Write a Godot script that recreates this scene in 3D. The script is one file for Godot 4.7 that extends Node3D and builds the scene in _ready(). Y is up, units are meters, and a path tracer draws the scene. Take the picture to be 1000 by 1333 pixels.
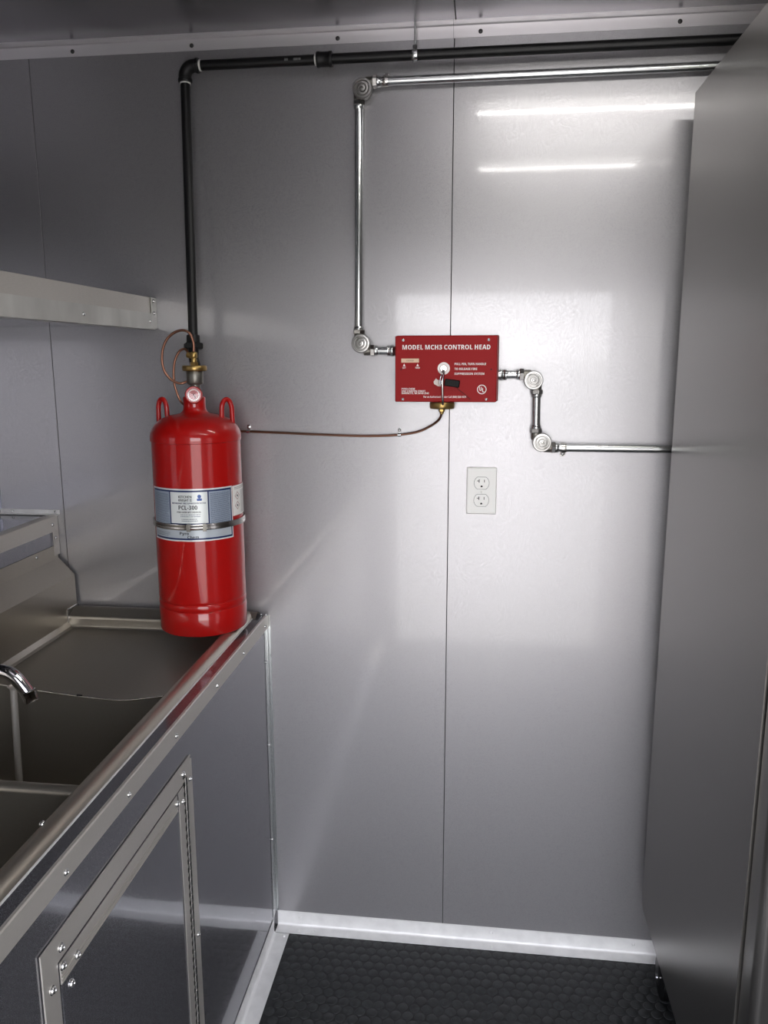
extends Node3D

# ---------- mesh collector ----------
class Geo:
	var v := PackedVector3Array()
	var n := PackedVector3Array()
	var u := PackedVector2Array()
	func tri(a: Vector3, b: Vector3, c: Vector3, na: Vector3, nb: Vector3, nc: Vector3, ua := Vector2.ZERO, ub := Vector2.ZERO, uc := Vector2.ZERO) -> void:
		var g := (b - a).cross(c - a)
		if g.length_squared() < 1e-18:
			return
		if g.dot(na + nb + nc) >= 0.0:
			v.append(a); v.append(c); v.append(b)
			n.append(na); n.append(nc); n.append(nb)
			u.append(ua); u.append(uc); u.append(ub)
		else:
			v.append(a); v.append(b); v.append(c)
			n.append(na); n.append(nb); n.append(nc)
			u.append(ua); u.append(ub); u.append(uc)
	func quad_n(a: Vector3, b: Vector3, c: Vector3, d: Vector3, na: Vector3, nb: Vector3, nc: Vector3, nd: Vector3) -> void:
		tri(a, b, c, na, nb, nc)
		tri(a, c, d, na, nc, nd)
	# flat quad, facing the way given
	func face(a: Vector3, b: Vector3, c: Vector3, d: Vector3, out: Vector3) -> void:
		var g := (b - a).cross(c - a)
		if g.length_squared() < 1e-16:
			g = (c - a).cross(d - a)
		g = g.normalized()
		if g.dot(out) < 0.0:
			g = -g
		tri(a, b, c, g, g, g, Vector2(0, 0), Vector2(1, 0), Vector2(1, 1))
		tri(a, c, d, g, g, g, Vector2(0, 0), Vector2(1, 1), Vector2(0, 1))
	func tri_out(a: Vector3, b: Vector3, c: Vector3, out: Vector3) -> void:
		var g := (b - a).cross(c - a).normalized()
		if g.dot(out) < 0.0:
			g = -g
		tri(a, b, c, g, g, g)
	# box between two corners, edges chamfered
	func box(lo: Vector3, hi: Vector3, bevel := 0.0) -> Geo:
		var c := (lo + hi) * 0.5
		var h := (hi - lo).abs() * 0.5
		var b := minf(bevel, minf(h.x, minf(h.y, h.z)) * 0.9)
		var p := func(ax: int, s: Vector3) -> Vector3:
			var q := Vector3(s.x * (h.x - b), s.y * (h.y - b), s.z * (h.z - b))
			q[ax] = s[ax] * h[ax]
			return c + q
		for ax in 3:
			var i := (ax + 1) % 3
			var j := (ax + 2) % 3
			for s in [-1.0, 1.0]:
				var cs: Array[Vector3] = []
				for st in [[-1, -1], [1, -1], [1, 1], [-1, 1]]:
					var sv := Vector3.ZERO
					sv[ax] = s; sv[i] = st[0]; sv[j] = st[1]
					cs.append(p.call(ax, sv))
				var o := Vector3.ZERO
				o[ax] = s
				face(cs[0], cs[1], cs[2], cs[3], o)
		if b > 0.0:
			for ax in 3:
				var i := (ax + 1) % 3
				var j := (ax + 2) % 3
				for si in [-1.0, 1.0]:
					for sj in [-1.0, 1.0]:
						var s0 := Vector3.ZERO
						s0[i] = si; s0[j] = sj; s0[ax] = -1
						var s1 := s0
						s1[ax] = 1
						face(p.call(i, s0), p.call(i, s1), p.call(j, s1), p.call(j, s0), Vector3(s0.x + s1.x, s0.y + s1.y, s0.z + s1.z))
			for sx in [-1.0, 1.0]:
				for sy in [-1.0, 1.0]:
					for sz in [-1.0, 1.0]:
						var s := Vector3(sx, sy, sz)
						tri_out(p.call(0, s), p.call(1, s), p.call(2, s), s)
		return self
	# round bar along a path
	func tube(pts: Array, r: float, sides := 14, caps := true, closed := false) -> Geo:
		var m := pts.size()
		var rings: Array = []
		var nr: Array = []
		var side := Vector3.ZERO
		for k in m:
			var t: Vector3
			if closed:
				t = (pts[(k + 1) % m] - pts[(k + m - 1) % m]).normalized()
			elif k == 0:
				t = (pts[1] - pts[0]).normalized()
			elif k == m - 1:
				t = (pts[m - 1] - pts[m - 2]).normalized()
			else:
				t = ((pts[k + 1] - pts[k]).normalized() + (pts[k] - pts[k - 1]).normalized()).normalized()
			if side == Vector3.ZERO:
				side = t.cross(Vector3.UP if absf(t.y) < 0.9 else Vector3.RIGHT).normalized()
			else:
				side = (side - t * side.dot(t)).normalized()
			var up := t.cross(side)
			var ring := PackedVector3Array()
			var nn := PackedVector3Array()
			for s in sides:
				var a := TAU * s / sides
				var d := side * cos(a) + up * sin(a)
				nn.append(d)
				ring.append(pts[k] + d * r)
			rings.append(ring)
			nr.append(nn)
		for k in (m if closed else m - 1):
			var k2 := (k + 1) % m
			for s in sides:
				var q := (s + 1) % sides
				quad_n(rings[k][s], rings[k][q], rings[k2][q], rings[k2][s], nr[k][s], nr[k][q], nr[k2][q], nr[k2][s])
		if caps and not closed:
			for e in [0, m - 1]:
				var o: Vector3 = (pts[0] - pts[1]) if e == 0 else (pts[m - 1] - pts[m - 2])
				for s in sides:
					tri_out(pts[e], rings[e][s], rings[e][(s + 1) % sides], o)
		return self
	# turned shape about the local Y axis of xf; profile from bottom to top
	func lathe(xf: Transform3D, prof: Array, sides := 28, crease := 0.6) -> Geo:
		var m := prof.size()
		var sn: Array = []
		for k in m - 1:
			var d: Vector2 = prof[k + 1] - prof[k]
			sn.append(Vector2(d.y, -d.x).normalized())
		for k in m - 1:
			var n0: Vector2 = sn[k]
			var n1: Vector2 = sn[k]
			if k > 0 and sn[k - 1].dot(sn[k]) > crease:
				n0 = (sn[k - 1] + sn[k]).normalized()
			if k < m - 2 and sn[k + 1].dot(sn[k]) > crease:
				n1 = (sn[k + 1] + sn[k]).normalized()
			for s in sides:
				var a := TAU * s / sides
				var b := TAU * (s + 1) / sides
				var da := Vector3(cos(a), 0, sin(a))
				var db := Vector3(cos(b), 0, sin(b))
				var pa: Vector3 = xf * (da * prof[k].x + Vector3.UP * prof[k].y)
				var pb: Vector3 = xf * (db * prof[k].x + Vector3.UP * prof[k].y)
				var pc: Vector3 = xf * (db * prof[k + 1].x + Vector3.UP * prof[k + 1].y)
				var pd: Vector3 = xf * (da * prof[k + 1].x + Vector3.UP * prof[k + 1].y)
				var na: Vector3 = xf.basis * (da * n0.x + Vector3.UP * n0.y)
				var nb: Vector3 = xf.basis * (db * n0.x + Vector3.UP * n0.y)
				var nc: Vector3 = xf.basis * (db * n1.x + Vector3.UP * n1.y)
				var nd: Vector3 = xf.basis * (da * n1.x + Vector3.UP * n1.y)
				quad_n(pa, pb, pc, pd, na, nb, nc, nd)
		return self
	# polygon in the XY plane of xf, drawn out along its Z
	func extrude(poly: PackedVector2Array, xf: Transform3D, depth: float) -> Geo:
		var m := poly.size()
		var area := 0.0
		for k in m:
			area += poly[k].cross(poly[(k + 1) % m])
		for k in m:
			var a := poly[k]
			var b := poly[(k + 1) % m]
			var d := (b - a)
			var o := Vector2(d.y, -d.x) * signf(area)
			face(xf * Vector3(a.x, a.y, 0), xf * Vector3(b.x, b.y, 0), xf * Vector3(b.x, b.y, depth), xf * Vector3(a.x, a.y, depth), xf.basis * Vector3(o.x, o.y, 0))
		var ix := Geometry2D.triangulate_polygon(poly)
		for k in range(0, ix.size(), 3):
			var a := poly[ix[k]]
			var b := poly[ix[k + 1]]
			var c := poly[ix[k + 2]]
			var o: Vector3 = xf.basis.z.normalized() * signf(depth)
			tri(xf * Vector3(a.x, a.y, 0), xf * Vector3(b.x, b.y, 0), xf * Vector3(c.x, c.y, 0), -o, -o, -o, a, b, c)
			tri(xf * Vector3(a.x, a.y, depth), xf * Vector3(b.x, b.y, depth), xf * Vector3(c.x, c.y, depth), o, o, o, a, b, c)
		return self
	# bent sheet: a polyline thickened to its left
	func sheet(line: Array, th: float, xf: Transform3D, depth: float) -> Geo:
		var m := line.size()
		var off := PackedVector2Array()
		for k in m:
			var d0: Vector2 = (line[k] - line[k - 1]).normalized() if k > 0 else (line[1] - line[0]).normalized()
			var d1: Vector2 = (line[k + 1] - line[k]).normalized() if k < m - 1 else d0
			var n0 := Vector2(-d0.y, d0.x)
			var n1 := Vector2(-d1.y, d1.x)
			var b := (n0 + n1).normalized()
			off.append(line[k] + b * th / maxf(b.dot(n0), 0.3))
		var poly := PackedVector2Array()
		for p in line:
			poly.append(p)
		for k in m:
			poly.append(off[m - 1 - k])
		return extrude(poly, xf, depth)
	# hexagonal nut along local Y of xf, corners slightly turned down
	func hexnut(xf: Transform3D, r: float, h: float) -> Geo:
		return lathe_n(xf, [Vector2(0, 0), Vector2(r * 0.9, 0), Vector2(r, h * 0.14), Vector2(r, h * 0.86), Vector2(r * 0.9, h), Vector2(0, h)], 6)
	func lathe_n(xf: Transform3D, prof: Array, sides: int) -> Geo:
		for k in prof.size() - 1:
			var d: Vector2 = prof[k + 1] - prof[k]
			for s in sides:
				var a := TAU * s / sides
				var b := TAU * (s + 1) / sides
				var m := (a + b) * 0.5
				var da := Vector3(cos(a), 0, sin(a))
				var db := Vector3(cos(b), 0, sin(b))
				var o := Vector3(cos(m) * d.y, -d.x, sin(m) * d.y)
				face(xf * (da * prof[k].x + Vector3.UP * prof[k].y), xf * (db * prof[k].x + Vector3.UP * prof[k].y), xf * (db * prof[k + 1].x + Vector3.UP * prof[k + 1].y), xf * (da * prof[k + 1].x + Vector3.UP * prof[k + 1].y), xf.basis * o)
		return self
	func mesh(origin := Vector3.ZERO) -> ArrayMesh:
		var w := PackedVector3Array()
		for p in v:
			w.append(p - origin)
		var a := []
		a.resize(Mesh.ARRAY_MAX)
		a[Mesh.ARRAY_VERTEX] = w
		a[Mesh.ARRAY_NORMAL] = n
		a[Mesh.ARRAY_TEX_UV] = u
		var am := ArrayMesh.new()
		am.add_surface_from_arrays(Mesh.PRIMITIVE_TRIANGLES, a)
		return am

# ---------- naming and placing ----------
var M := {}
var taken := {}

func numbered(called: String) -> String:
	if not taken.has(called):
		taken[called] = 0
		return called
	taken[called] += 1
	return "%s_%03d" % [called, taken[called]]

func tag(o: Node3D, label: String, category: String, group := "") -> void:
	o.set_meta("label", label)
	o.set_meta("category", category)
	if group:
		o.set_meta("group", group)

func thing(called: String, label: String, category: String, at: Vector3, group := "") -> Node3D:
	var o := Node3D.new()
	o.name = numbered(called)
	add_child(o)
	o.position = at
	tag(o, label, category, group)
	return o

func origin_of(o: Node) -> Vector3:
	var p := Vector3.ZERO
	while o != self:
		p += o.position
		o = o.get_parent()
	return p

func part(called: String, g: Geo, m: Material, parent: Node3D, label := "") -> MeshInstance3D:
	var o := MeshInstance3D.new()
	o.name = called
	o.mesh = g.mesh(origin_of(parent))
	o.material_override = m
	parent.add_child(o, true)
	if label:
		o.set_meta("label", label)
	return o

func struct(called: String, g: Geo, m: Material) -> MeshInstance3D:
	var o := MeshInstance3D.new()
	o.name = called
	o.mesh = g.mesh()
	o.material_override = m
	add_child(o, true)
	o.set_meta("kind", "structure")
	return o

func single(called: String, g: Geo, m: Material, label: String, category: String, group := "") -> MeshInstance3D:
	var lo := Vector3.INF
	var hi := -Vector3.INF
	for p in g.v:
		lo = lo.min(p)
		hi = hi.max(p)
	var at := Vector3((lo.x + hi.x) * 0.5, lo.y, (lo.z + hi.z) * 0.5)
	var o := MeshInstance3D.new()
	o.name = numbered(called)
	o.mesh = g.mesh(at)
	o.material_override = m
	add_child(o)
	o.position = at
	tag(o, label, category, group)
	return o

# a frame whose local Y is the given direction
func along(at: Vector3, dir: Vector3, spin := 0.0) -> Transform3D:
	var y := dir.normalized()
	var x := y.cross(Vector3(0.3, 0.2, 0.9) if absf(y.z) < 0.8 else Vector3.UP).normalized()
	if absf(y.z) > 0.99:
		x = Vector3.RIGHT
	var z := x.cross(y)
	var b := Basis(x, y, z)
	return Transform3D(b.rotated(y, spin), at)

var screw_meshes := {}
func screw(parent: Node3D, at: Vector3, out: Vector3, r := 0.0042, m: Material = null, called := "screw") -> void:
	var key := "%.4f" % r
	if not screw_meshes.has(key):
		var g := Geo.new()
		g.lathe(Transform3D(), [Vector2(r * 1.25, -0.0005), Vector2(r * 1.25, r * 0.12), Vector2(r, r * 0.2), Vector2(r * 0.93, r * 0.55), Vector2(r * 0.7, r * 0.78), Vector2(r * 0.36, r * 0.86), Vector2(r * 0.26, r * 0.6), Vector2(0, r * 0.58)], 14)
		screw_meshes[key] = g.mesh()
	var o := MeshInstance3D.new()
	o.name = called
	o.mesh = screw_meshes[key]
	o.material_override = m if m else M.screw
	o.transform = along(at - origin_of(parent), out)
	parent.add_child(o, true)

func mat(color: Color, metallic := 0.0, rough := 0.5, extra := {}) -> StandardMaterial3D:
	var m := StandardMaterial3D.new()
	m.albedo_color = color
	m.metallic = metallic
	m.roughness = rough
	for k in extra:
		m.set(k, extra[k])
	return m

func noise_tex(freq: float, lo: float, hi: float, sd: int, oct := 4, size := 512) -> NoiseTexture2D:
	var f := FastNoiseLite.new()
	f.seed = sd
	f.frequency = freq
	f.fractal_octaves = oct
	var t := NoiseTexture2D.new()
	t.width = size
	t.height = size
	t.seamless = true
	t.noise = f
	var gr := Gradient.new()
	gr.set_color(0, Color(lo, lo, lo))
	gr.set_color(1, Color(hi, hi, hi))
	t.color_ramp = gr
	return t

# fine mix of degrees of polish, finer than a pixel: a crisp and a hazy reflection at once
func speckle_tex(share: float, crisp: float, hazy: float, sd: int, matte_share := 0.0, matte := 0.6) -> ImageTexture:
	var rng := RandomNumberGenerator.new()
	rng.seed = sd
	var im := Image.create(512, 512, false, Image.FORMAT_L8)
	for y in 512:
		for x in 512:
			var d := rng.randf()
			var v := crisp if d < share else (matte if d > 1.0 - matte_share else hazy)
			im.set_pixel(x, y, Color(v, v, v))
	return ImageTexture.create_from_image(im)

func tri(m: StandardMaterial3D, s: Vector3) -> StandardMaterial3D:
	m.uv1_triplanar = true
	m.uv1_world_triplanar = true
	m.uv1_scale = s
	return m

func materials() -> void:
	var grain := noise_tex(0.06, 0.92, 1.0, 3)
	var grain_rough := noise_tex(0.05, 0.85, 1.0, 5)
	var wave := noise_tex(0.006, 0.0, 1.0, 8, 2)
	var smear := noise_tex(0.012, 0.82, 1.0, 12, 4)
	var speckle := speckle_tex(WALL_SHARP, 0.11, 0.35, 77, 0.3, 0.6)
	var speckle2 := speckle_tex(0.7, 0.05, 0.34, 78)
	# mill-finish wall sheet: half mirror, half haze, very slightly wavy
	M.wall = tri(mat(Color(0.655, 0.65, 0.66), WALL_METAL, 1.0, {"roughness_texture": speckle, "clearcoat_enabled": true, "clearcoat": 0.6, "clearcoat_roughness": 0.06}), Vector3(7, 7, 7))
	M.panel = tri(mat(Color(0.56, 0.56, 0.585), 0.8, 1.0, {"roughness_texture": speckle2}), Vector3(7, 7, 7))
	M.ceiling = tri(mat(Color(0.62, 0.61, 0.63), 0.7, 0.24, {"heightmap_enabled": true, "heightmap_texture": wave, "heightmap_scale": 0.2}), Vector3(1.3, 1.3, 1.3))
	M.joint = mat(Color(0.08, 0.08, 0.085), 0.0, 0.8)
	M.alu = tri(mat(Color(0.93, 0.93, 0.93), 0.35, 0.58, {"albedo_texture": noise_tex(0.012, 0.93, 1.0, 12, 4)}), Vector3(3, 3, 3))
	M.trim = tri(mat(Color(0.80, 0.785, 0.76), 0.6, 0.4, {"albedo_texture": grain}), Vector3(60, 60, 2))
	M.steel_x = tri(mat(Color(0.63, 0.61, 0.575), 0.85, 0.40, {"albedo_texture": grain, "roughness_texture": grain_rough}), Vector3(2, 70, 70))
	M.steel_y = tri(mat(Color(0.63, 0.61, 0.575), 0.85, 0.40, {"albedo_texture": grain, "roughness_texture": grain_rough}), Vector3(70, 2, 70))
	M.steel_z = tri(mat(Color(0.72, 0.695, 0.65), 0.9, 0.36, {"albedo_texture": grain, "roughness_texture": grain_rough}), Vector3(70, 70, 2))
	M.fridge = tri(mat(Color(0.53, 0.52, 0.51), 0.95, 0.3, {"anisotropy_enabled": true, "anisotropy": 0.5, "albedo_texture": noise_tex(0.06, 0.965, 1.0, 4, 2)}), Vector3(60, 1.5, 60))
	M.shelf = tri(mat(Color(0.84, 0.84, 0.82), 0.6, 0.42, {"albedo_texture": noise_tex(0.006, 0.84, 1.0, 21, 5)}), Vector3(2.2, 1.0, 2.2))
	M.trim_ceiling = tri(mat(Color(0.88, 0.87, 0.88), 0.6, 0.33), Vector3.ONE)
	M.screw = mat(Color(0.8, 0.8, 0.8), 0.95, 0.22)
	M.dark_screw = mat(Color(0.3, 0.3, 0.3), 0.9, 0.35)
	M.chrome = mat(Color(0.88, 0.88, 0.9), 1.0, 0.05)
	M.zinc = tri(mat(Color(0.80, 0.81, 0.81), 0.95, 0.22, {"roughness_texture": grain_rough}), Vector3(8, 8, 8))
	M.nickel = mat(Color(0.78, 0.77, 0.755), 1.0, 0.2)
	M.cast = tri(mat(Color(0.62, 0.61, 0.58), 0.9, 0.42, {"albedo_texture": noise_tex(0.08, 0.7, 1.0, 9)}), Vector3(12, 12, 12))
	M.black_pipe = tri(mat(Color(0.09, 0.09, 0.095), 0.15, 0.42, {"albedo_texture": noise_tex(0.05, 0.6, 1.0, 31)}), Vector3(8, 8, 8))
	M.black_iron = tri(mat(Color(0.07, 0.07, 0.075), 0.2, 0.5, {"heightmap_enabled": true, "heightmap_texture": noise_tex(0.08, 0, 1, 33), "heightmap_scale": 0.02}), Vector3(10, 10, 10))
	M.tape = mat(Color(0.88, 0.88, 0.86), 0.0, 0.6)
	M.red = tri(mat(Color(0.66, 0.05, 0.04), 0.0, 0.42, {"metallic_specular": 0.3, "clearcoat_enabled": true, "clearcoat": 0.8, "clearcoat_roughness": 0.07, "heightmap_enabled": true, "heightmap_texture": noise_tex(0.03, 0, 1, 41, 2), "heightmap_scale": 0.008}), Vector3(6, 6, 6))
	M.box_red = tri(mat(Color(0.58, 0.07, 0.08), 0.0, 0.5, {"metallic_specular": 0.3, "heightmap_enabled": true, "heightmap_texture": noise_tex(0.12, 0, 1, 43, 2), "heightmap_scale": 0.006}), Vector3(8, 8, 8))
	M.box_side = mat(Color(0.40, 0.03, 0.04), 0.0, 0.4)
	M.white_print = mat(Color(0.94, 0.92, 0.91), 0.0, 0.5)
	M.dark_print = mat(Color(0.08, 0.09, 0.14), 0.0, 0.5)
	M.navy = mat(Color(0.05, 0.12, 0.32), 0.0, 0.45)
	M.brass = tri(mat(Color(0.70, 0.585, 0.36), 0.9, 0.36, {"roughness_texture": grain_rough}), Vector3(10, 10, 10))
	M.copper = mat(Color(0.56, 0.40, 0.33), 1.0, 0.3)
	M.white_plastic = mat(Color(0.93, 0.93, 0.92), 0.0, 0.35)
	M.slot = mat(Color(0.015, 0.015, 0.015), 0.0, 0.7)
	M.black_plastic = mat(Color(0.025, 0.025, 0.03), 0.0, 0.5, {"metallic_specular": 0.3})
	M.cap = mat(Color(0.66, 0.655, 0.645), 0.95, 0.3)
	M.paper = mat(Color(0.85, 0.80, 0.78), 0.0, 0.7)
	M.rubber = tri(mat(Color(0.115, 0.128, 0.138), 0.0, 0.62, {"albedo_texture": noise_tex(0.03, 0.55, 1.0, 51, 5), "roughness_texture": noise_tex(0.02, 0.7, 1.0, 52)}), Vector3(3, 3, 3))
	M.coin = []
	for k in 4:
		M.coin.append(tri(mat(Color(0.155 + 0.016 * k, 0.168 + 0.016 * k, 0.178 + 0.016 * k), 0.0, 0.5 + 0.05 * k, {"albedo_texture": noise_tex(0.04, 0.6, 1.0, 60 + k, 4, 256)}), Vector3(5, 5, 5)))
	M.concrete = tri(mat(Color(0.72, 0.71, 0.69), 0.0, 0.9, {"albedo_texture": noise_tex(0.02, 0.8, 1.0, 71, 5)}), Vector3(0.6, 0.6, 0.6))
	M.glass = mat(Color(1, 0.93, 0.93, 0.12), 0.0, 0.05, {"transparency": BaseMaterial3D.TRANSPARENCY_ALPHA})
	M.dial = mat(Color(0.72, 0.36, 0.38), 0.0, 0.5)
	M.led = mat(Color(1, 1, 1), 0.0, 0.5, {"emission_enabled": true, "emission": Color(1.0, 0.99, 0.97), "emission_energy_multiplier": LED_GLOW})

const WALL_METAL := 0.80
const WALL_SHARP := 0.07
const LED_GLOW := 2.0
const LED_ENERGY := 0.14
const SKY := 5.0
const FLOOR := 0.03
const CEIL := 2.264
const LEFT := -0.70
const RIGHT := 1.72
const REAR := 2.25

func _ready() -> void:
	camera_and_light()
	materials()
	room()
	ceiling_lamps()
	cabinet()
	access_door()
	sink()
	ledge()
	shelf()
	fridge()
	tank()
	control_box()
	pipes()
	outlet()
	floor_coins()

func camera_and_light() -> void:
	var cam := Camera3D.new()
	cam.name = "camera"
	cam.keep_aspect = Camera3D.KEEP_HEIGHT
	cam.fov = 65.13
	cam.near = 0.02
	cam.position = Vector3(0.529, 1.556, 1.900)
	cam.rotation = Vector3(-0.18986578, 0.12063928, -0.00177768)
	add_child(cam)
	cam.current = true
	var env := Environment.new()
	env.background_mode = Environment.BG_SKY
	var sky := Sky.new()
	var sm := ProceduralSkyMaterial.new()
	sm.sky_top_color = Color(0.80, 0.81, 0.85)
	sm.sky_horizon_color = Color(0.94, 0.93, 0.93)
	sm.ground_horizon_color = Color(0.75, 0.75, 0.74)
	sm.ground_bottom_color = Color(0.5, 0.5, 0.49)
	sky.sky_material = sm
	env.sky = sky
	env.background_energy_multiplier = SKY
	env.tonemap_mode = Environment.TONE_MAPPER_LINEAR
	env.tonemap_exposure = 2.25
	env.sdfgi_enabled = true
	env.ssao_enabled = true
	env.ssil_enabled = true
	var we := WorldEnvironment.new()
	we.name = "world"
	we.environment = env
	add_child(we)
	var sun := DirectionalLight3D.new()
	sun.name = "sun"
	sun.light_energy = 1.2
	sun.light_color = Color(1.0, 0.96, 0.9)
	sun.light_angular_distance = 0.6
	sun.shadow_enabled = true
	sun.rotation_degrees = Vector3(-52, 70, 0)
	add_child(sun)

func room() -> void:
	var d := 0.06
	# floor slab
	struct("floor", Geo.new().box(Vector3(LEFT - d, FLOOR - 0.08, -d), Vector3(RIGHT + d, FLOOR, REAR + d)), M.rubber)
	struct("ceiling", Geo.new().box(Vector3(LEFT - d, CEIL, -d), Vector3(RIGHT + d, CEIL + d, REAR + d)), M.joint)
	var ce: Node3D = get_node("ceiling")
	for s in [[LEFT, 0.4565], [0.4585, RIGHT]]:
		part("ceiling_panel", Geo.new().box(Vector3(s[0], CEIL - 0.0025, 0.0), Vector3(s[1], CEIL, REAR), 0.0004), M.ceiling, ce)
	# end wall: a dark backing with three sheets that leave thin joints
	var we := struct("wall_back", Geo.new().box(Vector3(LEFT - d, FLOOR - 0.08, -d), Vector3(RIGHT + d, CEIL, -0.003)), M.joint)
	for s in [[LEFT, -0.5262], [-0.5246, 0.4533], [0.4549, RIGHT]]:
		part("wall_panel", Geo.new().box(Vector3(s[0], FLOOR, -0.003), Vector3(s[1], CEIL, 0.0), 0.0004), M.wall, we)
	struct("wall_left", Geo.new().box(Vector3(LEFT - d, FLOOR, 0.0), Vector3(LEFT, CEIL, REAR)), M.panel)
	struct("wall_right", Geo.new().box(Vector3(RIGHT, FLOOR, 0.0), Vector3(RIGHT + d, CEIL, REAR)), M.wall)
	# rear wall with the open doorway the photographer stands before
	struct("wall_front", Geo.new().box(Vector3(LEFT - d, FLOOR, REAR), Vector3(DOOR_L, CEIL, REAR + d)).box(Vector3(DOOR_R, FLOOR, REAR), Vector3(RIGHT + d, CEIL, REAR + d)).box(Vector3(DOOR_L, DOOR_T, REAR), Vector3(DOOR_R, CEIL, REAR + d)), M.wall)
	struct("ground", Geo.new().box(Vector3(-14, -0.8, REAR + d + 0.01), Vector3(14, -0.6, 24)), M.concrete)
	# baseboard angle along the end wall
	var ang := [Vector2(0.033, 0.0), Vector2(0.006, 0.0), Vector2(0.0022, 0.0018), Vector2(0.0, 0.006), Vector2(0.0, 0.043)]
	var yz := func(x: float) -> Transform3D: return Transform3D(Basis(Vector3(0, 0, 1), Vector3(0, 1, 0), Vector3(1, 0, 0)), Vector3(x, FLOOR, 0.0))
	var bb := struct("baseboard_back", Geo.new().sheet(ang, -0.0016, yz.call(0.004), RIGHT - 0.004), M.alu)
	for p in [[0.066, 1], [0.5839, 1], [0.95, 1]]:
		screw(bb, Vector3(p[0], FLOOR + 0.027, 0.0018), Vector3.BACK, 0.0036, M.alu)
	for p in [0.066, 0.106, 0.585]:
		screw(bb, Vector3(p, FLOOR + 0.0018, 0.021), Vector3.UP, 0.0032, M.alu)
	# ceiling angle on the end wall, two lengths meeting at the panel joint
	var ca := [Vector2(0.026, 0.0), Vector2(0.003, 0.0), Vector2(0.0, -0.003), Vector2(0.0, -0.027)]
	var y0 := CEIL - 0.0025
	for s in [["trim_1", LEFT, 0.4515, 0.0, [-0.4166, -0.1342, 0.1982]], ["trim_2", 0.4525, RIGHT, 0.0003, [0.5099, 0.9236]]]:
		var xf := Transform3D(Basis(Vector3(0, 0, 1), Vector3(0, 1, 0), Vector3(1, 0, 0)), Vector3(s[1], y0, s[3]))
		var t := struct(s[0], Geo.new().sheet(ca, 0.0014, xf, s[2] - s[1]), M.trim_ceiling)
		for x in s[4]:
			screw(t, Vector3(x, CEIL - 0.019, 0.0018 + s[3]), Vector3.BACK, 0.0038, M.dark_screw)

const DOOR_L := 0.09
const DOOR_R := 1.16
const DOOR_T := 1.87

func ceiling_lamps() -> void:
	var k := 0
	for z in [0.49, 1.17]:
		var t := thing("led_tube_lamp", ["slim ceiling tube lamp mirrored in the wall as the upper bright streak", "slim ceiling tube lamp mirrored in the wall as the lower bright streak"][k], "lamp", Vector3(0.80, CEIL - 0.0025, z))
		part("housing", Geo.new().box(Vector3(0.49, CEIL - 0.022, z - 0.02), Vector3(1.11, CEIL - 0.0025, z + 0.02), 0.003), M.white_plastic, t)
		part("tube", Geo.new().tube([Vector3(0.50, CEIL - 0.034, z), Vector3(1.10, CEIL - 0.034, z)], 0.012, 16), M.led, t)
		var l := AreaLight3D.new()
		l.name = numbered("lamp_light")
		l.area_size = Vector2(0.6, 0.022)
		l.light_energy = LED_ENERGY
		l.light_color = Color(1.0, 0.99, 0.97)
		l.area_range = 8.0
		l.shadow_enabled = true
		l.position = Vector3(0.80, CEIL - 0.048, z)
		l.rotation_degrees = Vector3(-90, 0, 0)
		add_child(l)
		k += 1

# ---------- left side: cabinet, sink, ledge, shelf ----------
func zbar(at: Vector3) -> Transform3D:   # local x = world x, y = y, drawn out along +z
	return Transform3D(Basis.IDENTITY, at)

func cabinet() -> void:
	var t := thing("sink_cabinet", "long grey metal cabinet front under the sink with an aluminium top edge strip", "cabinet", Vector3(-0.25, FLOOR, 0.8))
	# the sheet is not dead flat: it buckles by fractions of a millimetre
	var fp := Geo.new().box(Vector3(-0.02, FLOOR, 0.002), Vector3(-0.0008, 0.917, 2.245), 0.0005)
	buckled(fp, FLOOR, 0.917, 0.002, 2.245, -0.0006, 36, 88, 0.00035)
	part("front_panel", fp, M.panel, t)
	# angle capping the top edge of the front
	var cap := part("top_edge_strip", Geo.new().sheet([Vector2(-0.004, 0.9175), Vector2(-0.0005, 0.9175), Vector2(0.0005, 0.9165), Vector2(0.0005, 0.884)], 0.0016, zbar(Vector3(0, 0, 0.003)), 2.24), M.trim, t)
	for z in [0.034, 0.218, 0.407, 0.63, 0.826, 1.017, 1.22, 1.42]:
		screw(cap, Vector3(0.002, 0.897, z), Vector3.RIGHT, 0.004)
	# vertical angle in the corner with the end wall
	var cor := part("corner_strip", Geo.new().sheet([Vector2(0.0205, 0.0006), Vector2(0.0036, 0.0006), Vector2(0.0022, 0.0022), Vector2(0.0006, 0.0038), Vector2(0.0006, 0.034)], -0.0014, Transform3D(Basis(Vector3(0.35, 0, 0), Vector3(0, 0, 1), Vector3(0, -1, 0)), Vector3(0, 0.917, 0)), 0.917 - FLOOR - 0.044), M.zinc, t)
	for y in [0.574, 0.304, 0.80]:
		screw(cor, Vector3(0.002, y, 0.027), Vector3.RIGHT, 0.003)
	for p in [Vector3(0.001, 0.921, 0.016), Vector3(-0.012, 0.921, 0.014)]:
		screw(t, p, Vector3.UP, 0.0034)
	# kick angle between cabinet and floor
	var kick := part("kick_strip", Geo.new().sheet([Vector2(0.043, FLOOR), Vector2(0.008, FLOOR), Vector2(0.003, FLOOR + 0.002), Vector2(0.0006, FLOOR + 0.007), Vector2(0.0006, FLOOR + 0.04)], -0.0016, zbar(Vector3(0, 0, 0.036)), 2.205), M.alu, t)
	for z in [0.047, 0.43, 0.83]:
		screw(kick, Vector3(0.032, FLOOR + 0.0018, z), Vector3.UP, 0.0032, M.alu)

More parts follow.
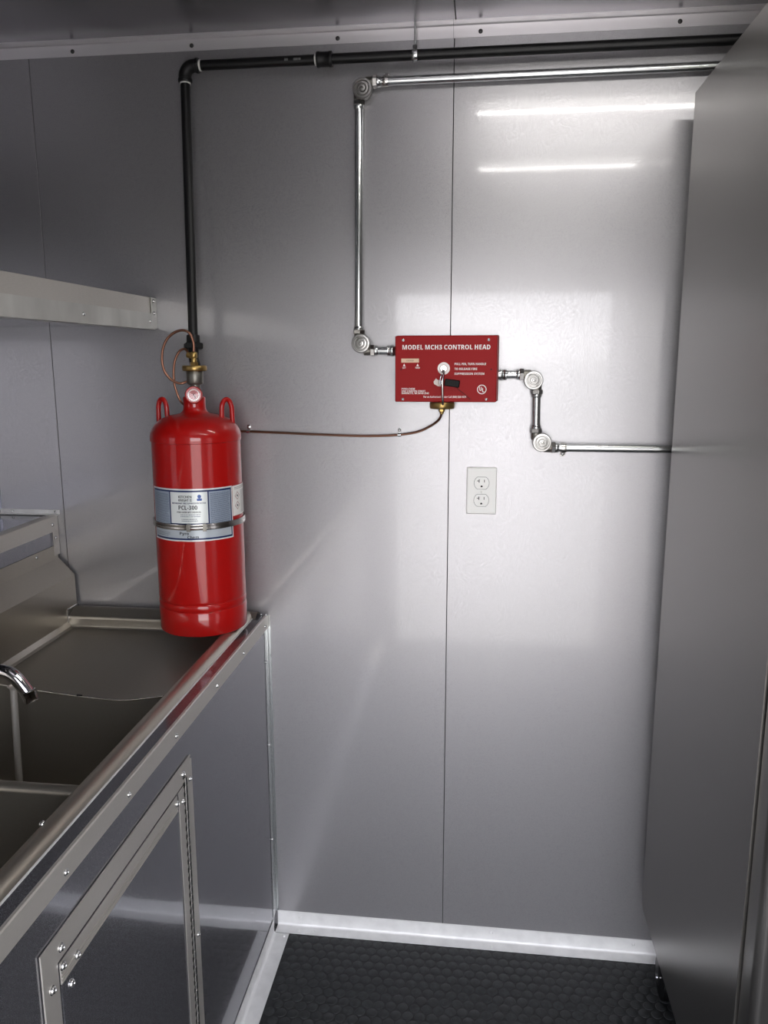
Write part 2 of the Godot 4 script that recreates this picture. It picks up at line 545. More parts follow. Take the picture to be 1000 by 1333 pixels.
# a gently buckled sheet facing +x
func buckled(g: Geo, y0: float, y1: float, z0: float, z1: float, x: float, ny: int, nz: int, amp: float) -> void:
	var f := FastNoiseLite.new()
	f.seed = 4
	f.frequency = 1.0
	f.fractal_octaves = 2
	var at := func(i: int, k: int) -> Vector3:
		var y := lerpf(y0, y1, float(i) / ny)
		var z := lerpf(z0, z1, float(k) / nz)
		return Vector3(x + f.get_noise_2d(y * 3.0, z * 3.0) * amp, y, z)
	var nr := func(i: int, k: int) -> Vector3:
		var a: Vector3 = at.call(i + 1, k) - at.call(i - 1, k)
		var b: Vector3 = at.call(i, k + 1) - at.call(i, k - 1)
		return a.cross(b).normalized()
	for i in ny:
		for k in nz:
			g.quad_n(at.call(i, k), at.call(i + 1, k), at.call(i + 1, k + 1), at.call(i, k + 1), nr.call(i, k), nr.call(i + 1, k), nr.call(i + 1, k + 1), nr.call(i, k + 1))

func access_door() -> void:
	var t := thing("access_door", "framed grey access door in the sink cabinet front with a vertical piano hinge", "door", Vector3(0.001, FLOOR + 0.02, 0.83))
	var yb := FLOOR + 0.02
	var x := 0.0008
	# fixed outer frame
	var fr := part("outer_frame", Geo.new().extrude(PackedVector2Array([Vector2(0.57, 0.830), Vector2(1.09, 0.830), Vector2(1.09, yb), Vector2(1.055, yb), Vector2(1.055, 0.793), Vector2(0.603, 0.793)]), Transform3D(Basis(Vector3(0, 0, 1), Vector3(0, 1, 0), Vector3(1, 0, 0)), Vector3(x, 0, 0)), 0.0022), M.trim, t)
	for p in [[0.813, 0.612], [0.808, 1.045], [0.768, 1.072]]:
		screw(fr, Vector3(x + 0.0024, p[0], p[1]), Vector3.RIGHT, 0.005)
	# the leaf: sheet, ribbed strip along its top, strip at its left
	var dp := Geo.new().box(Vector3(x, yb, 0.606), Vector3(x + 0.0010, 0.790, 1.0525), 0.0004)
	buckled(dp, yb, 0.790, 0.606, 1.0525, x + 0.0014, 30, 22, 0.0005)
	part("door_panel", dp, M.panel, t)
	var rail := Geo.new()
	rail.box(Vector3(x + 0.0018, 0.758, 0.645), Vector3(x + 0.0036, 0.7895, 1.052), 0.0006)
	for k in 3:
		rail.box(Vector3(x + 0.0036, 0.760 + 0.0055 * k, 0.646), Vector3(x + 0.005, 0.7625 + 0.0055 * k, 1.051), 0.0006)
	var rl := part("top_rail", rail, M.trim, t)
	for p in [[0.777, 0.650], [0.770, 1.012], [0.783, 1.047]]:
		screw(rl, Vector3(x + 0.0042, p[0], p[1]), Vector3.RIGHT, 0.005)
	var sl := part("side_rail", Geo.new().box(Vector3(x + 0.0018, yb, 1.018), Vector3(x + 0.0034, 0.757, 1.052), 0.0006), M.panel, t)
	screw(sl, Vector3(x + 0.0036, 0.742, 1.030), Vector3.RIGHT, 0.005)
	# piano hinge
	var h := part("hinge", Geo.new().box(Vector3(x, yb, 0.567), Vector3(x + 0.0026, 0.822, 0.600), 0.0005).box(Vector3(x + 0.0018, yb, 0.610), Vector3(x + 0.0032, 0.790, 0.637), 0.0005), M.trim, t)
	var y := yb
	while y < 0.79:
		part("knuckle", Geo.new().tube([Vector3(x + 0.004, y, 0.605), Vector3(x + 0.004, y + 0.0145, 0.605)], 0.0036, 10), M.nickel, h)
		part("knuckle_notch", Geo.new().box(Vector3(x + 0.0022, y + 0.0135, 0.6075), Vector3(x + 0.0040, y + 0.0225, 0.6135), 0.0002), M.slot, h)
		y += 0.0172
	part("hinge_pin", Geo.new().tube([Vector3(x + 0.004, yb, 0.605), Vector3(x + 0.004, 0.80, 0.605)], 0.0024, 8), M.nickel, h)
	for p in [[0.788, 0.582], [0.765, 0.622], [0.46, 0.582], [0.13, 0.582]]:
		screw(h, Vector3(x + 0.0034, p[0], p[1]), Vector3.RIGHT, 0.0044)

func arc2(c: Vector2, r: float, a0: float, a1: float, n: int) -> Array:
	var o := []
	for k in n + 1:
		var a := deg_to_rad(lerpf(a0, a1, float(k) / n))
		o.append(c + Vector2(cos(a), sin(a)) * r)
	return o

func smooth_extrude(g: Geo, line: Array, xf: Transform3D, depth: float) -> void:
	# an open curve drawn out along z of xf with smooth normals (left side of the line is outside)
	var m := line.size()
	var nn := []
	for k in m:
		var d: Vector2 = line[mini(k + 1, m - 1)] - line[maxi(k - 1, 0)]
		d = d.normalized()
		nn.append(xf.basis * Vector3(-d.y, d.x, 0))
	for k in m - 1:
		var a := xf * Vector3(line[k].x, line[k].y, 0)
		var b := xf * Vector3(line[k + 1].x, line[k + 1].y, 0)
		var o := xf.basis.z * depth
		g.quad_n(a, b, b + o, a + o, nn[k], nn[k + 1], nn[k + 1], nn[k])

func sink() -> void:
	var t := thing("sink_unit", "brushed stainless steel sink with rolled rims, sloping drainboard and tall backsplash", "sink", Vector3(-0.26, 0.63, 0.85))
	var z_end := 2.24
	# front roll: over from the cabinet strip to the inside of the bowl
	var roll := Geo.new()
	var c := Vector2(-0.046, 0.910)
	var line := arc2(c, 0.021, 10, 178, 22)
	line.append(Vector2(-0.067, 0.868))
	smooth_extrude(roll, line, zbar(Vector3(0, 0, 0.02)), z_end - 0.02)
	var rl := part("front_rim", roll, M.steel_z, t)
	screw(rl, Vector3(-0.0590, 0.9275, 0.962), Vector3(-0.6, 0.8, 0), 0.0046)
	screw(rl, Vector3(-0.0590, 0.9275, 1.46), Vector3(-0.6, 0.8, 0), 0.0046)
	part("rim_flange", Geo.new().box(Vector3(-0.030, 0.9172, 0.003), Vector3(-0.0035, 0.9192, z_end), 0.0006), M.panel, t)
	part("rim_seam", Geo.new().box(Vector3(-0.0285, 0.9190, 0.02), Vector3(-0.0245, 0.9202, z_end), 0.0004), M.alu, t)
	# rim along the end wall
	var er := Geo.new()
	var l2 := [Vector2(0.003, 0.895)]
	l2.append_array(arc2(Vector2(0.0235, 0.909), 0.0205, 180, 60, 12))
	l2.append_array(arc2(Vector2(0.047, 0.906), 0.013, 40, -10, 6))
	l2.append(Vector2(0.060, 0.890))
	l2.append_array([Vector2(0.062, 0.886), Vector2(0.067, 0.883)])
	l2.reverse()
	var l3 := []
	for p in l2:
		l3.append(Vector2(-p.x, p.y))
	smooth_extrude(er, l3, Transform3D(Basis(Vector3(0, 0, -1), Vector3(0, 1, 0), Vector3(1, 0, 0)), Vector3(-0.502, 0, 0)), 0.484)
	part("end_rim", er, M.steel_x, t)
	part("end_rim_cap", Geo.new().box(Vector3(-0.5055, 0.884, 0.004), Vector3(-0.5015, 0.932, 0.064), 0.0015), M.nickel, t)
	# drainboard: dished towards the bowl
	var db := Geo.new()
	var x0 := -0.490
	var x1 := -0.067
	var nx := 24
	var nz := 10
	var hy := func(i: int, k: int) -> Vector3:
		var fx := float(i) / nx
		var fz := float(k) / nz
		var dish := 1.0 - pow(absf(fx - 0.66) / (0.66 if fx < 0.66 else 0.34), 1.35)
		return Vector3(lerpf(x0, x1, fx), 0.884 - 0.024 * dish * fz - 0.002 * fz, lerpf(0.064, 0.412, fz))
	var nrm := func(i: int, k: int) -> Vector3:
		var a: Vector3 = hy.call(mini(i + 1, nx), k) - hy.call(maxi(i - 1, 0), k)
		var b: Vector3 = hy.call(i, mini(k + 1, nz)) - hy.call(i, maxi(k - 1, 0))
		return b.cross(a).normalized()
	for i in nx:
		for k in nz:
			db.quad_n(hy.call(i, k), hy.call(i + 1, k), hy.call(i + 1, k + 1), hy.call(i, k + 1), nrm.call(i, k), nrm.call(i + 1, k), nrm.call(i + 1, k + 1), nrm.call(i, k + 1))
	part("drainboard", db, M.steel_x, t)
	# lip where the drainboard turns down into the bowl
	var lip := []
	for i in nx + 1:
		lip.append(hy.call(i, nz) + Vector3(0, -0.0012, 0.0005))
	part("bowl_edge", Geo.new().tube(lip, 0.0017, 8), M.nickel, t)
	# far wall of the first bowl, following the lip
	var fw := Geo.new()
	for i in nx:
		var a: Vector3 = hy.call(i, nz)
		var b: Vector3 = hy.call(i + 1, nz)
		fw.face(a, b, Vector3(b.x, 0.655, 0.418), Vector3(a.x, 0.655, 0.418), Vector3.BACK)
	part("bowl_wall", fw, M.steel_y, t)
	part("overflow_slot", Geo.new().box(Vector3(-0.300, 0.862, 0.4125), Vector3(-0.287, 0.866, 0.4150), 0.001), M.slot, t)
	# bowls: side walls and floors
	for s in [[0.412, 0.772], [0.798, 1.15], [1.176, 1.60]]:
		var b := Geo.new()
		var fl := 0.655
		var cv := 0.02
		var prof := [Vector2(x1, 0.884), Vector2(x1, fl + cv)]
		prof.append_array(arc2(Vector2(x1 - cv, fl + cv), cv, 0, -90, 6))
		prof.append_array(arc2(Vector2(x0 + cv, fl + cv), cv, -90, -180, 6))
		prof.append(Vector2(x0, 0.884))
		prof.reverse()
		smooth_extrude(b, prof, zbar(Vector3(0, 0, s[0])), s[1] - s[0])
		part("bowl", b, M.steel_y, t)
	# dividers between the bowls: two folded sheets with a rounded top
	for z in [0.785, 1.163]:
		var dv := Geo.new()
		var dl := [Vector2(-0.013, 0.655)]
		dl.append_array(arc2(Vector2(0, 0.868), 0.0125, 180, 0, 10))
		dl.append(Vector2(0.013, 0.655))
		var rv := []
		for p in dl:
			rv.append(Vector2(p.x, p.y))
		smooth_extrude(dv, rv, Transform3D(Basis(Vector3(0, 0, 1), Vector3(0, 1, 0), Vector3(-1, 0, 0)), Vector3(x1, 0, z)), x1 - x0)
		part("bowl_divider", dv, M.steel_x, t)
	part("near_deck", Geo.new().box(Vector3(x0, 0.655, 1.60), Vector3(x1, 0.884, z_end), 0.002), M.steel_x, t)
	# backsplash: cove, upright and sloping top
	var bs := Geo.new()
	var bl := [Vector2(x0, 0.8835), Vector2(-0.4965, 0.8875), Vector2(-0.5035, 0.899), Vector2(-0.5045, 1.010), Vector2(-0.5445, 1.053), Vector2(-0.5445, 1.088)]
	bl.reverse()
	for k in bl.size() - 1:
		var d: Vector2 = bl[k + 1] - bl[k]
		var o := Vector3(-d.y, d.x, 0)
		bs.face(Vector3(bl[k].x, bl[k].y, 0.012), Vector3(bl[k + 1].x, bl[k + 1].y, 0.012), Vector3(bl[k + 1].x, bl[k + 1].y, z_end), Vector3(bl[k].x, bl[k].y, z_end), o)
	var poly := PackedVector2Array([Vector2(-0.5045, 0.885), Vector2(-0.5045, 1.010), Vector2(-0.5445, 1.053), Vector2(-0.5445, 0.885)])
	bs.extrude(poly, zbar(Vector3(0, 0, 0.010)), 0.0025)
	var b2 := part("backsplash", bs, M.steel_z, t)
	screw(b2, Vector3(-0.5443, 1.0776, 0.111), Vector3.RIGHT, 0.0036)
	screw(b2, Vector3(-0.5443, 1.0776, 0.5), Vector3.RIGHT, 0.0036)
	# overflow standpipe in the first bowl
	var sp := thing("standpipe", "thin upright stainless overflow pipe with a flared top standing in the sink bowl", "pipe", Vector3(-0.393, 0.655, 0.50))
	part("tube", Geo.new().tube([Vector3(-0.392, 0.656, 0.50), Vector3(-0.384, 0.912, 0.50)], 0.0068, 16), M.trim, sp)
	part("flared_top", Geo.new().lathe(Transform3D(Basis.IDENTITY, Vector3(-0.384, 0.908, 0.50)), [Vector2(0.0062, 0), Vector2(0.0075, 0.004), Vector2(0.011, 0.008), Vector2(0.0115, 0.0095), Vector2(0.009, 0.0095), Vector2(0.005, 0.004), Vector2(0, 0.003)], 20), M.trim, sp)
	# swan-neck spout from the backsplash
	var fa := thing("faucet", "polished chrome faucet spout curving down over the sink bowl", "faucet", Vector3(-0.48, 0.94, 0.56))
	var pts := []
	var cv3 := Curve3D.new()
	cv3.add_point(Vector3(-0.500, 0.958, 0.56), Vector3.ZERO, Vector3(0.03, 0.0, 0))
	cv3.add_point(Vector3(-0.415, 0.972, 0.56), Vector3(-0.03, -0.006, 0), Vector3(0.025, 0.004, 0))
	cv3.add_point(Vector3(-0.351, 0.970, 0.56), Vector3(-0.022, 0.010, 0), Vector3(0.018, -0.008, 0))
	cv3.add_point(Vector3(-0.315, 0.931, 0.56), Vector3(-0.007, 0.018, 0), Vector3(0.001, -0.003, 0))
	for k in 41:
		pts.append(cv3.sample_baked(cv3.get_baked_length() * k / 40.0, true))
	part("spout", Geo.new().tube(pts, 0.0128, 20), M.chrome, fa)
	part("aerator", Geo.new().lathe(along(Vector3(-0.3165, 0.937, 0.56), Vector3(0.32, -1, 0)), [Vector2(0.0126, 0), Vector2(0.0146, 0.001), Vector2(0.0146, 0.007), Vector2(0.0134, 0.008), Vector2(0.0134, 0.022), Vector2(0.0105, 0.023), Vector2(0.0095, 0.018), Vector2(0, 0.018)], 22), M.chrome, fa)
	part("wall_flange", Geo.new().lathe(along(Vector3(-0.5045, 0.955, 0.56), Vector3.RIGHT), [Vector2(0.026, 0), Vector2(0.026, 0.004), Vector2(0.016, 0.012), Vector2(0.0125, 0.02), Vector2(0, 0.02)], 22), M.chrome, fa)

func ledge() -> void:
	var t := thing("wall_ledge", "boxed metal ledge above the sink backsplash with a riveted edge strip", "ledge", Vector3(-0.62, 1.08, 0.8))
	part("body", Geo.new().box(Vector3(LEFT, 1.062, 0.001), Vector3(-0.546, 1.162, 2.245), 0.001), M.panel, t)
	var s := part("edge_strip", Geo.new().sheet([Vector2(-0.566, 1.1625), Vector2(-0.546, 1.1625), Vector2(-0.545, 1.1615), Vector2(-0.545, 1.124)], 0.0016, zbar(Vector3(0, 0, 0.002)), 2.24), M.trim, t)
	for z in [0.029, 0.45, 0.9]:
		screw(s, Vector3(-0.543, 1.143, z), Vector3.RIGHT, 0.004)
	var e := part("end_strip", Geo.new().box(Vector3(-0.5455, 1.062, 0.002), Vector3(-0.5434, 1.124, 0.028), 0.0004), M.trim, t)
	screw(e, Vector3(-0.543, 1.107, 0.019), Vector3.RIGHT, 0.004)
	# small angle where the ledge top meets the end wall
	var a := part("back_strip", Geo.new().sheet([Vector2(0.012, 1.1635), Vector2(0.0025, 1.1635), Vector2(0.0006, 1.166), Vector2(0.0006, 1.176)], -0.0014, Transform3D(Basis(Vector3(0, 0, 1), Vector3(0, 1, 0), Vector3(1, 0, 0)), Vector3(LEFT + 0.001, 0, 0)), 0.162), M.alu, t)
	for x in [-0.664, -0.548]:
		screw(a, Vector3(x, 1.1705, 0.002), Vector3.BACK, 0.003)
	# angle in the corner between left wall and end wall
	part("corner_strip", Geo.new().box(Vector3(LEFT, 1.166, 0.0), Vector3(LEFT + 0.006, 1.626, 0.0016), 0.0004).box(Vector3(LEFT, 1.166, 0.0), Vector3(LEFT + 0.0016, 1.626, 0.006), 0.0004), M.panel, t)

func shelf() -> void:
	var t := thing("wall_shelf", "deep aluminium wall shelf high on the left with a riveted front edge", "shelf", Vector3(-0.47, 1.626, 0.8))
	part("board", Geo.new().box(Vector3(LEFT, 1.632, 0.001), Vector3(-0.2535, 1.696, 2.245), 0.0008), M.panel, t)
	part("front_edge", Geo.new().box(Vector3(-0.2535, 1.626, 0.001), Vector3(-0.2525, 1.697, 2.245), 0.0005), M.trim, t)
	var lo := part("lower_strip", Geo.new().sheet([Vector2(-0.28, 1.6262), Vector2(-0.2512, 1.6262), Vector2(-0.2512, 1.6605)], -0.0026, zbar(Vector3(0, 0, 0.013)), 2.23), M.shelf, t)
	for z in [0.0453, 0.368, 0.75, 1.1]:
		screw(lo, Vector3(-0.2494, 1.6415, z), Vector3.RIGHT, 0.004)
	var e := part("end_plate", Geo.new().box(Vector3(-0.2515, 1.626, 0.001), Vector3(-0.2492, 1.697, 0.030), 0.0004), M.shelf, t)
	for p in [[1.689, 0.0205], [1.6607, 0.0199]]:
		screw(e, Vector3(-0.2490, p[0], p[1]), Vector3.RIGHT, 0.004)

# ---------- right side ----------
func fridge() -> void:
	var xf := 0.945
	var yb := 0.235
	var yt := 2.082
	var t := thing("refrigerator", "tall brushed stainless refrigerator on casters standing at the right", "refrigerator", Vector3(1.33, FLOOR, 0.43))
	var side := Geo.new()
	# carcass with a clipped lower back corner
	side.extrude(PackedVector2Array([Vector2(0.085, yb + 0.012), Vector2(0.10, yb), Vector2(0.748, yb), Vector2(0.748, yt), Vector2(0.085, yt)]), Transform3D(Basis(Vector3(0, 0, 1), Vector3(0, 1, 0), Vector3(1, 0, 0)), Vector3(xf, 0, 0)), 0.74)
	part("body", side, M.fridge, t)
	var dr := Geo.new()
	var poly := PackedVector2Array()
	for p in arc2(Vector2(xf + 0.004 + 0.014, 0.79), 0.014, 180, 90, 8):
		poly.append(p)
	for p in arc2(Vector2(xf + 0.735 - 0.014, 0.79), 0.014, 90, 0, 8):
		poly.append(p)
	poly.append(Vector2(xf + 0.735, 0.754))
	poly.append(Vector2(xf + 0.004, 0.754))
	# polygon in x-z, drawn upwards
	dr.extrude(poly, Transform3D(Basis(Vector3(1, 0, 0), Vector3(0, 0, 1), Vector3(0, 1, 0)), Vector3(0, yb + 0.02, 0)), yt - yb - 0.16)
	var d := part("door", dr, M.fridge, t)
	part("handle", Geo.new().box(Vector3(xf + 0.66, 1.0, 0.806), Vector3(xf + 0.69, 1.35, 0.83), 0.008).box(Vector3(xf + 0.665, 1.0, 0.80), Vector3(xf + 0.685, 1.03, 0.812), 0.002).box(Vector3(xf + 0.665, 1.32, 0.80), Vector3(xf + 0.685, 1.35, 0.812), 0.002), M.nickel, d)
	part("top_grille", Geo.new().box(Vector3(xf + 0.004, yt - 0.13, 0.748), Vector3(xf + 0.735, yt - 0.004, 0.775), 0.004), M.black_plastic, t)
	for p in [[1.0, 0.135], [1.62, 0.135], [1.0, 0.68], [1.62, 0.68]]:
		var cx: float = p[0]
		var cz: float = p[1]
		var cas := part("caster", Geo.new().tube([Vector3(cx - 0.013, FLOOR + 0.050, cz), Vector3(cx + 0.013, FLOOR + 0.050, cz)], 0.050, 26), M.black_plastic, t)
		part("caster_fork", Geo.new().box(Vector3(cx - 0.021, FLOOR + 0.04, cz - 0.016), Vector3(cx - 0.017, FLOOR + 0.12, cz + 0.016), 0.001).box(Vector3(cx + 0.017, FLOOR + 0.04, cz - 0.016), Vector3(cx + 0.021, FLOOR + 0.12, cz + 0.016), 0.001).box(Vector3(cx - 0.021, FLOOR + 0.108, cz - 0.03), Vector3(cx + 0.021, FLOOR + 0.12, cz + 0.03), 0.002), M.dark_screw, cas)
		part("axle", Geo.new().tube([Vector3(cx - 0.024, FLOOR + 0.050, cz), Vector3(cx + 0.024, FLOOR + 0.050, cz)], 0.007, 12), M.chrome, cas)
		part("mount_plate", Geo.new().box(Vector3(cx - 0.028, yb - 0.012, cz - 0.028), Vector3(cx + 0.028, yb + 0.001, cz + 0.028), 0.002).box(Vector3(cx - 0.012, FLOOR + 0.119, cz - 0.012), Vector3(cx + 0.012, yb - 0.011, cz + 0.012), 0.003), M.dark_screw, cas)

# ---------- the red tank ----------
var TC := Vector3(-0.1215, 0.0, 0.123)
const TR := 0.1016

func cyl(a_deg: float, y: float, r: float) -> Vector3:   # angle from +z towards +x
	var a := deg_to_rad(a_deg)
	return Vector3(TC.x + sin(a) * r, y, TC.z + cos(a) * r)

func patch(a0: float, a1: float, y0: float, y1: float, r: float, th := 0.0006, n := 30) -> Geo:
	var g := Geo.new()
	for k in n:
		var a := lerpf(a0, a1, float(k) / n)
		var b := lerpf(a0, a1, float(k + 1) / n)
		var na := cyl(a, 0, 1) - cyl(a, 0, 0)
		var nb := cyl(b, 0, 1) - cyl(b, 0, 0)
		var p := [cyl(a, y0, r + th), cyl(b, y0, r + th), cyl(b, y1, r + th), cyl(a, y1, r + th)]
		var uu := [Vector2(float(k) / n, 1), Vector2(float(k + 1) / n, 1), Vector2(float(k + 1) / n, 0), Vector2(float(k) / n, 0)]
		g.tri(p[0], p[1], p[2], na, nb, nb, uu[0], uu[1], uu[2])
		g.tri(p[0], p[2], p[3], na, nb, na, uu[0], uu[2], uu[3])
		g.face(cyl(a, y0, r), cyl(b, y0, r), p[1], p[0], Vector3.DOWN)
		g.face(cyl(a, y1, r), cyl(b, y1, r), p[2], p[3], Vector3.UP)
	g.face(cyl(a0, y0, r), cyl(a0, y1, r), cyl(a0, y1, r + th), cyl(a0, y0, r + th), cyl(a0 - 90, 0, 1) - TC)
	g.face(cyl(a1, y0, r), cyl(a1, y1, r), cyl(a1, y1, r + th), cyl(a1, y0, r + th), cyl(a1 + 90, 0, 1) - TC)
	return g

func text_tris(txt: String, h: float, depth: float, bold := true) -> Array:
	# returns [vertices, width]: letters of cap height about h, standing on y = 0, centred in x
	var f := SystemFont.new()
	f.font_names = PackedStringArray(["Droid Sans"])
	f.font_weight = 700 if bold else 400
	var tm := TextMesh.new()
	tm.text = txt
	tm.font = f
	tm.font_size = 48
	tm.pixel_size = h / 34.5
	tm.depth = depth
	tm.curve_step = 2.0
	tm.vertical_alignment = VERTICAL_ALIGNMENT_CENTER
	var ar := tm.get_mesh_arrays()
	var vs: PackedVector3Array = ar[Mesh.ARRAY_VERTEX]
	var ix = ar[Mesh.ARRAY_INDEX]
	var out := PackedVector3Array()
	if ix != null and ix.size() > 0:
		for i in ix:
			out.append(vs[i])
	else:
		out = vs
	return [out, tm.get_aabb()]

# lettering on a flat face that looks towards +z; at = left end (or middle) of the baseline middle line
func flat_text(txt: String, at: Vector3, h: float, width: float, m: Material, parent: Node3D, from_left := true, called := "lettering") -> void:
	var r := text_tris(txt, h, 0.0004)
	var bb: AABB = r[1]
	var s := width / bb.size.x
	var g := Geo.new()
	var vs: PackedVector3Array = r[0]
	var ox := -bb.position.x * s if from_left else -(bb.position.x + bb.size.x * 0.5) * s
	for k in range(0, vs.size(), 3):
		var q := []
		for j in 3:
			var p := vs[k + j]
			q.append(at + Vector3(p.x * s + ox, p.y - (bb.position.y + bb.size.y * 0.5), p.z))
		var nn: Vector3 = (q[2] - q[0]).cross(q[1] - q[0]).normalized()
		g.tri(q[0], q[1], q[2], nn, nn, nn)
	part(called, g, m, parent)

func round_text(txt: String, a_mid: float, y: float, h: float, width: float, r: float, m: Material, parent: Node3D, called := "lettering") -> void:
	var t := text_tris(txt, h, 0.0003)
	var bb: AABB = t[1]
	var s := width / bb.size.x
	var g := Geo.new()
	var vs: PackedVector3Array = t[0]
	for k in range(0, vs.size(), 3):
		var q := []
		for j in 3:
			var p := vs[k + j]
			var x := (p.x - bb.position.x - bb.size.x * 0.5) * s
			q.append(cyl(a_mid + rad_to_deg(x / r), y + p.y - (bb.position.y + bb.size.y * 0.5), r + p.z))
		var nn: Vector3 = (q[2] - q[0]).cross(q[1] - q[0]).normalized()
		g.tri(q[0], q[1], q[2], nn, nn, nn)
	part(called, g, m, parent)

func text_lines(im: Image, rng: RandomNumberGenerator, x0: int, x1: int, y0: int, y1: int, step: int, hgt: int, c: Color) -> void:
	# rows of print too small to read
	var y := y0
	while y + hgt < y1:
		var x := x0
		var stop := x1 - (rng.randi() % 40 if rng.randf() < 0.4 else 0)
		while x < stop:
			var w := 4 + rng.randi() % 16
			im.fill_rect(Rect2i(x, y, mini(w, stop - x), hgt), c)
			x += w + 4
		y += step

func label_texture() -> ImageTexture:
	var rng := RandomNumberGenerator.new()
	rng.seed = 7
	var im := Image.create(1024, 560, false, Image.FORMAT_RGB8)
	var silver := Color(0.72, 0.75, 0.78)
	var navy := Color(0.07, 0.15, 0.34)
	var pale := Color(0.86, 0.88, 0.88)
	var print_ := Color(0.28, 0.32, 0.40)
	im.fill(Color(0.88, 0.88, 0.88))
	im.fill_rect(Rect2i(14, 16, 996, 528), navy)
	im.fill_rect(Rect2i(28, 34, 968, 492), silver)
	# three fields
	for r in [Rect2i(292, 20, 14, 400), Rect2i(718, 20, 14, 400), Rect2i(292, 366, 440, 12), Rect2i(500, 366, 12, 60)]:
		im.fill_rect(r, navy)
	im.fill_rect(Rect2i(28, 414, 968, 6), navy)
	im.fill_rect(Rect2i(28, 34, 264, 380), Color(0.60, 0.65, 0.71))
	im.fill_rect(Rect2i(732, 34, 264, 380), Color(0.60, 0.65, 0.71))
	im.fill_rect(Rect2i(306, 34, 412, 332), pale)
	im.fill_rect(Rect2i(306, 378, 194, 40), pale)
	im.fill_rect(Rect2i(512, 378, 206, 40), pale)
	text_lines(im, rng, 44, 280, 60, 400, 15, 5, print_)
	text_lines(im, rng, 748, 984, 54, 400, 13, 5, print_)
	text_lines(im, rng, 420, 640, 270, 300, 20, 6, print_)
	text_lines(im, rng, 430, 630, 318, 352, 18, 6, print_)
	text_lines(im, rng, 350, 470, 392, 408, 20, 6, print_)
	text_lines(im, rng, 560, 690, 392, 408, 20, 6, print_)
	text_lines(im, rng, 40, 280, 470, 520, 16, 5, print_)
	# small round emblem of a helmeted head, plain
	for y in 70:
		for x in 60:
			var p := Vector2(x - 30, y - 24)
			if p.length() < 20 or (absf(p.x) < 28.0 - absf(y - 56) * 0.3 and y > 44):
				im.set_pixel(600 + x, 56 + y, Color(0.12, 0.28, 0.55))
	return ImageTexture.create_from_image(im)

func white_label_texture() -> ImageTexture:
	var rng := RandomNumberGenerator.new()
	rng.seed = 9
	var im := Image.create(400, 400, false, Image.FORMAT_RGB8)
	im.fill(Color(0.92, 0.91, 0.90))
	var ink := Color(0.35, 0.35, 0.37)
	text_lines(im, rng, 40, 380, 24, 60, 18, 6, ink)
	text_lines(im, rng, 190, 380, 80, 380, 18, 6, ink)
	for c in [Vector2(100, 140), Vector2(100, 270)]:
		for y in range(-56, 57):
			for x in range(-56, 57):
				var d := absi(x) + absi(y)
				if d < 56 and d > 46:
					im.set_pixel(int(c.x) + x, int(c.y) + y, Color(0.55, 0.30, 0.30))
				elif d < 20:
					im.set_pixel(int(c.x) + x, int(c.y) + y, ink)
	return ImageTexture.create_from_image(im)

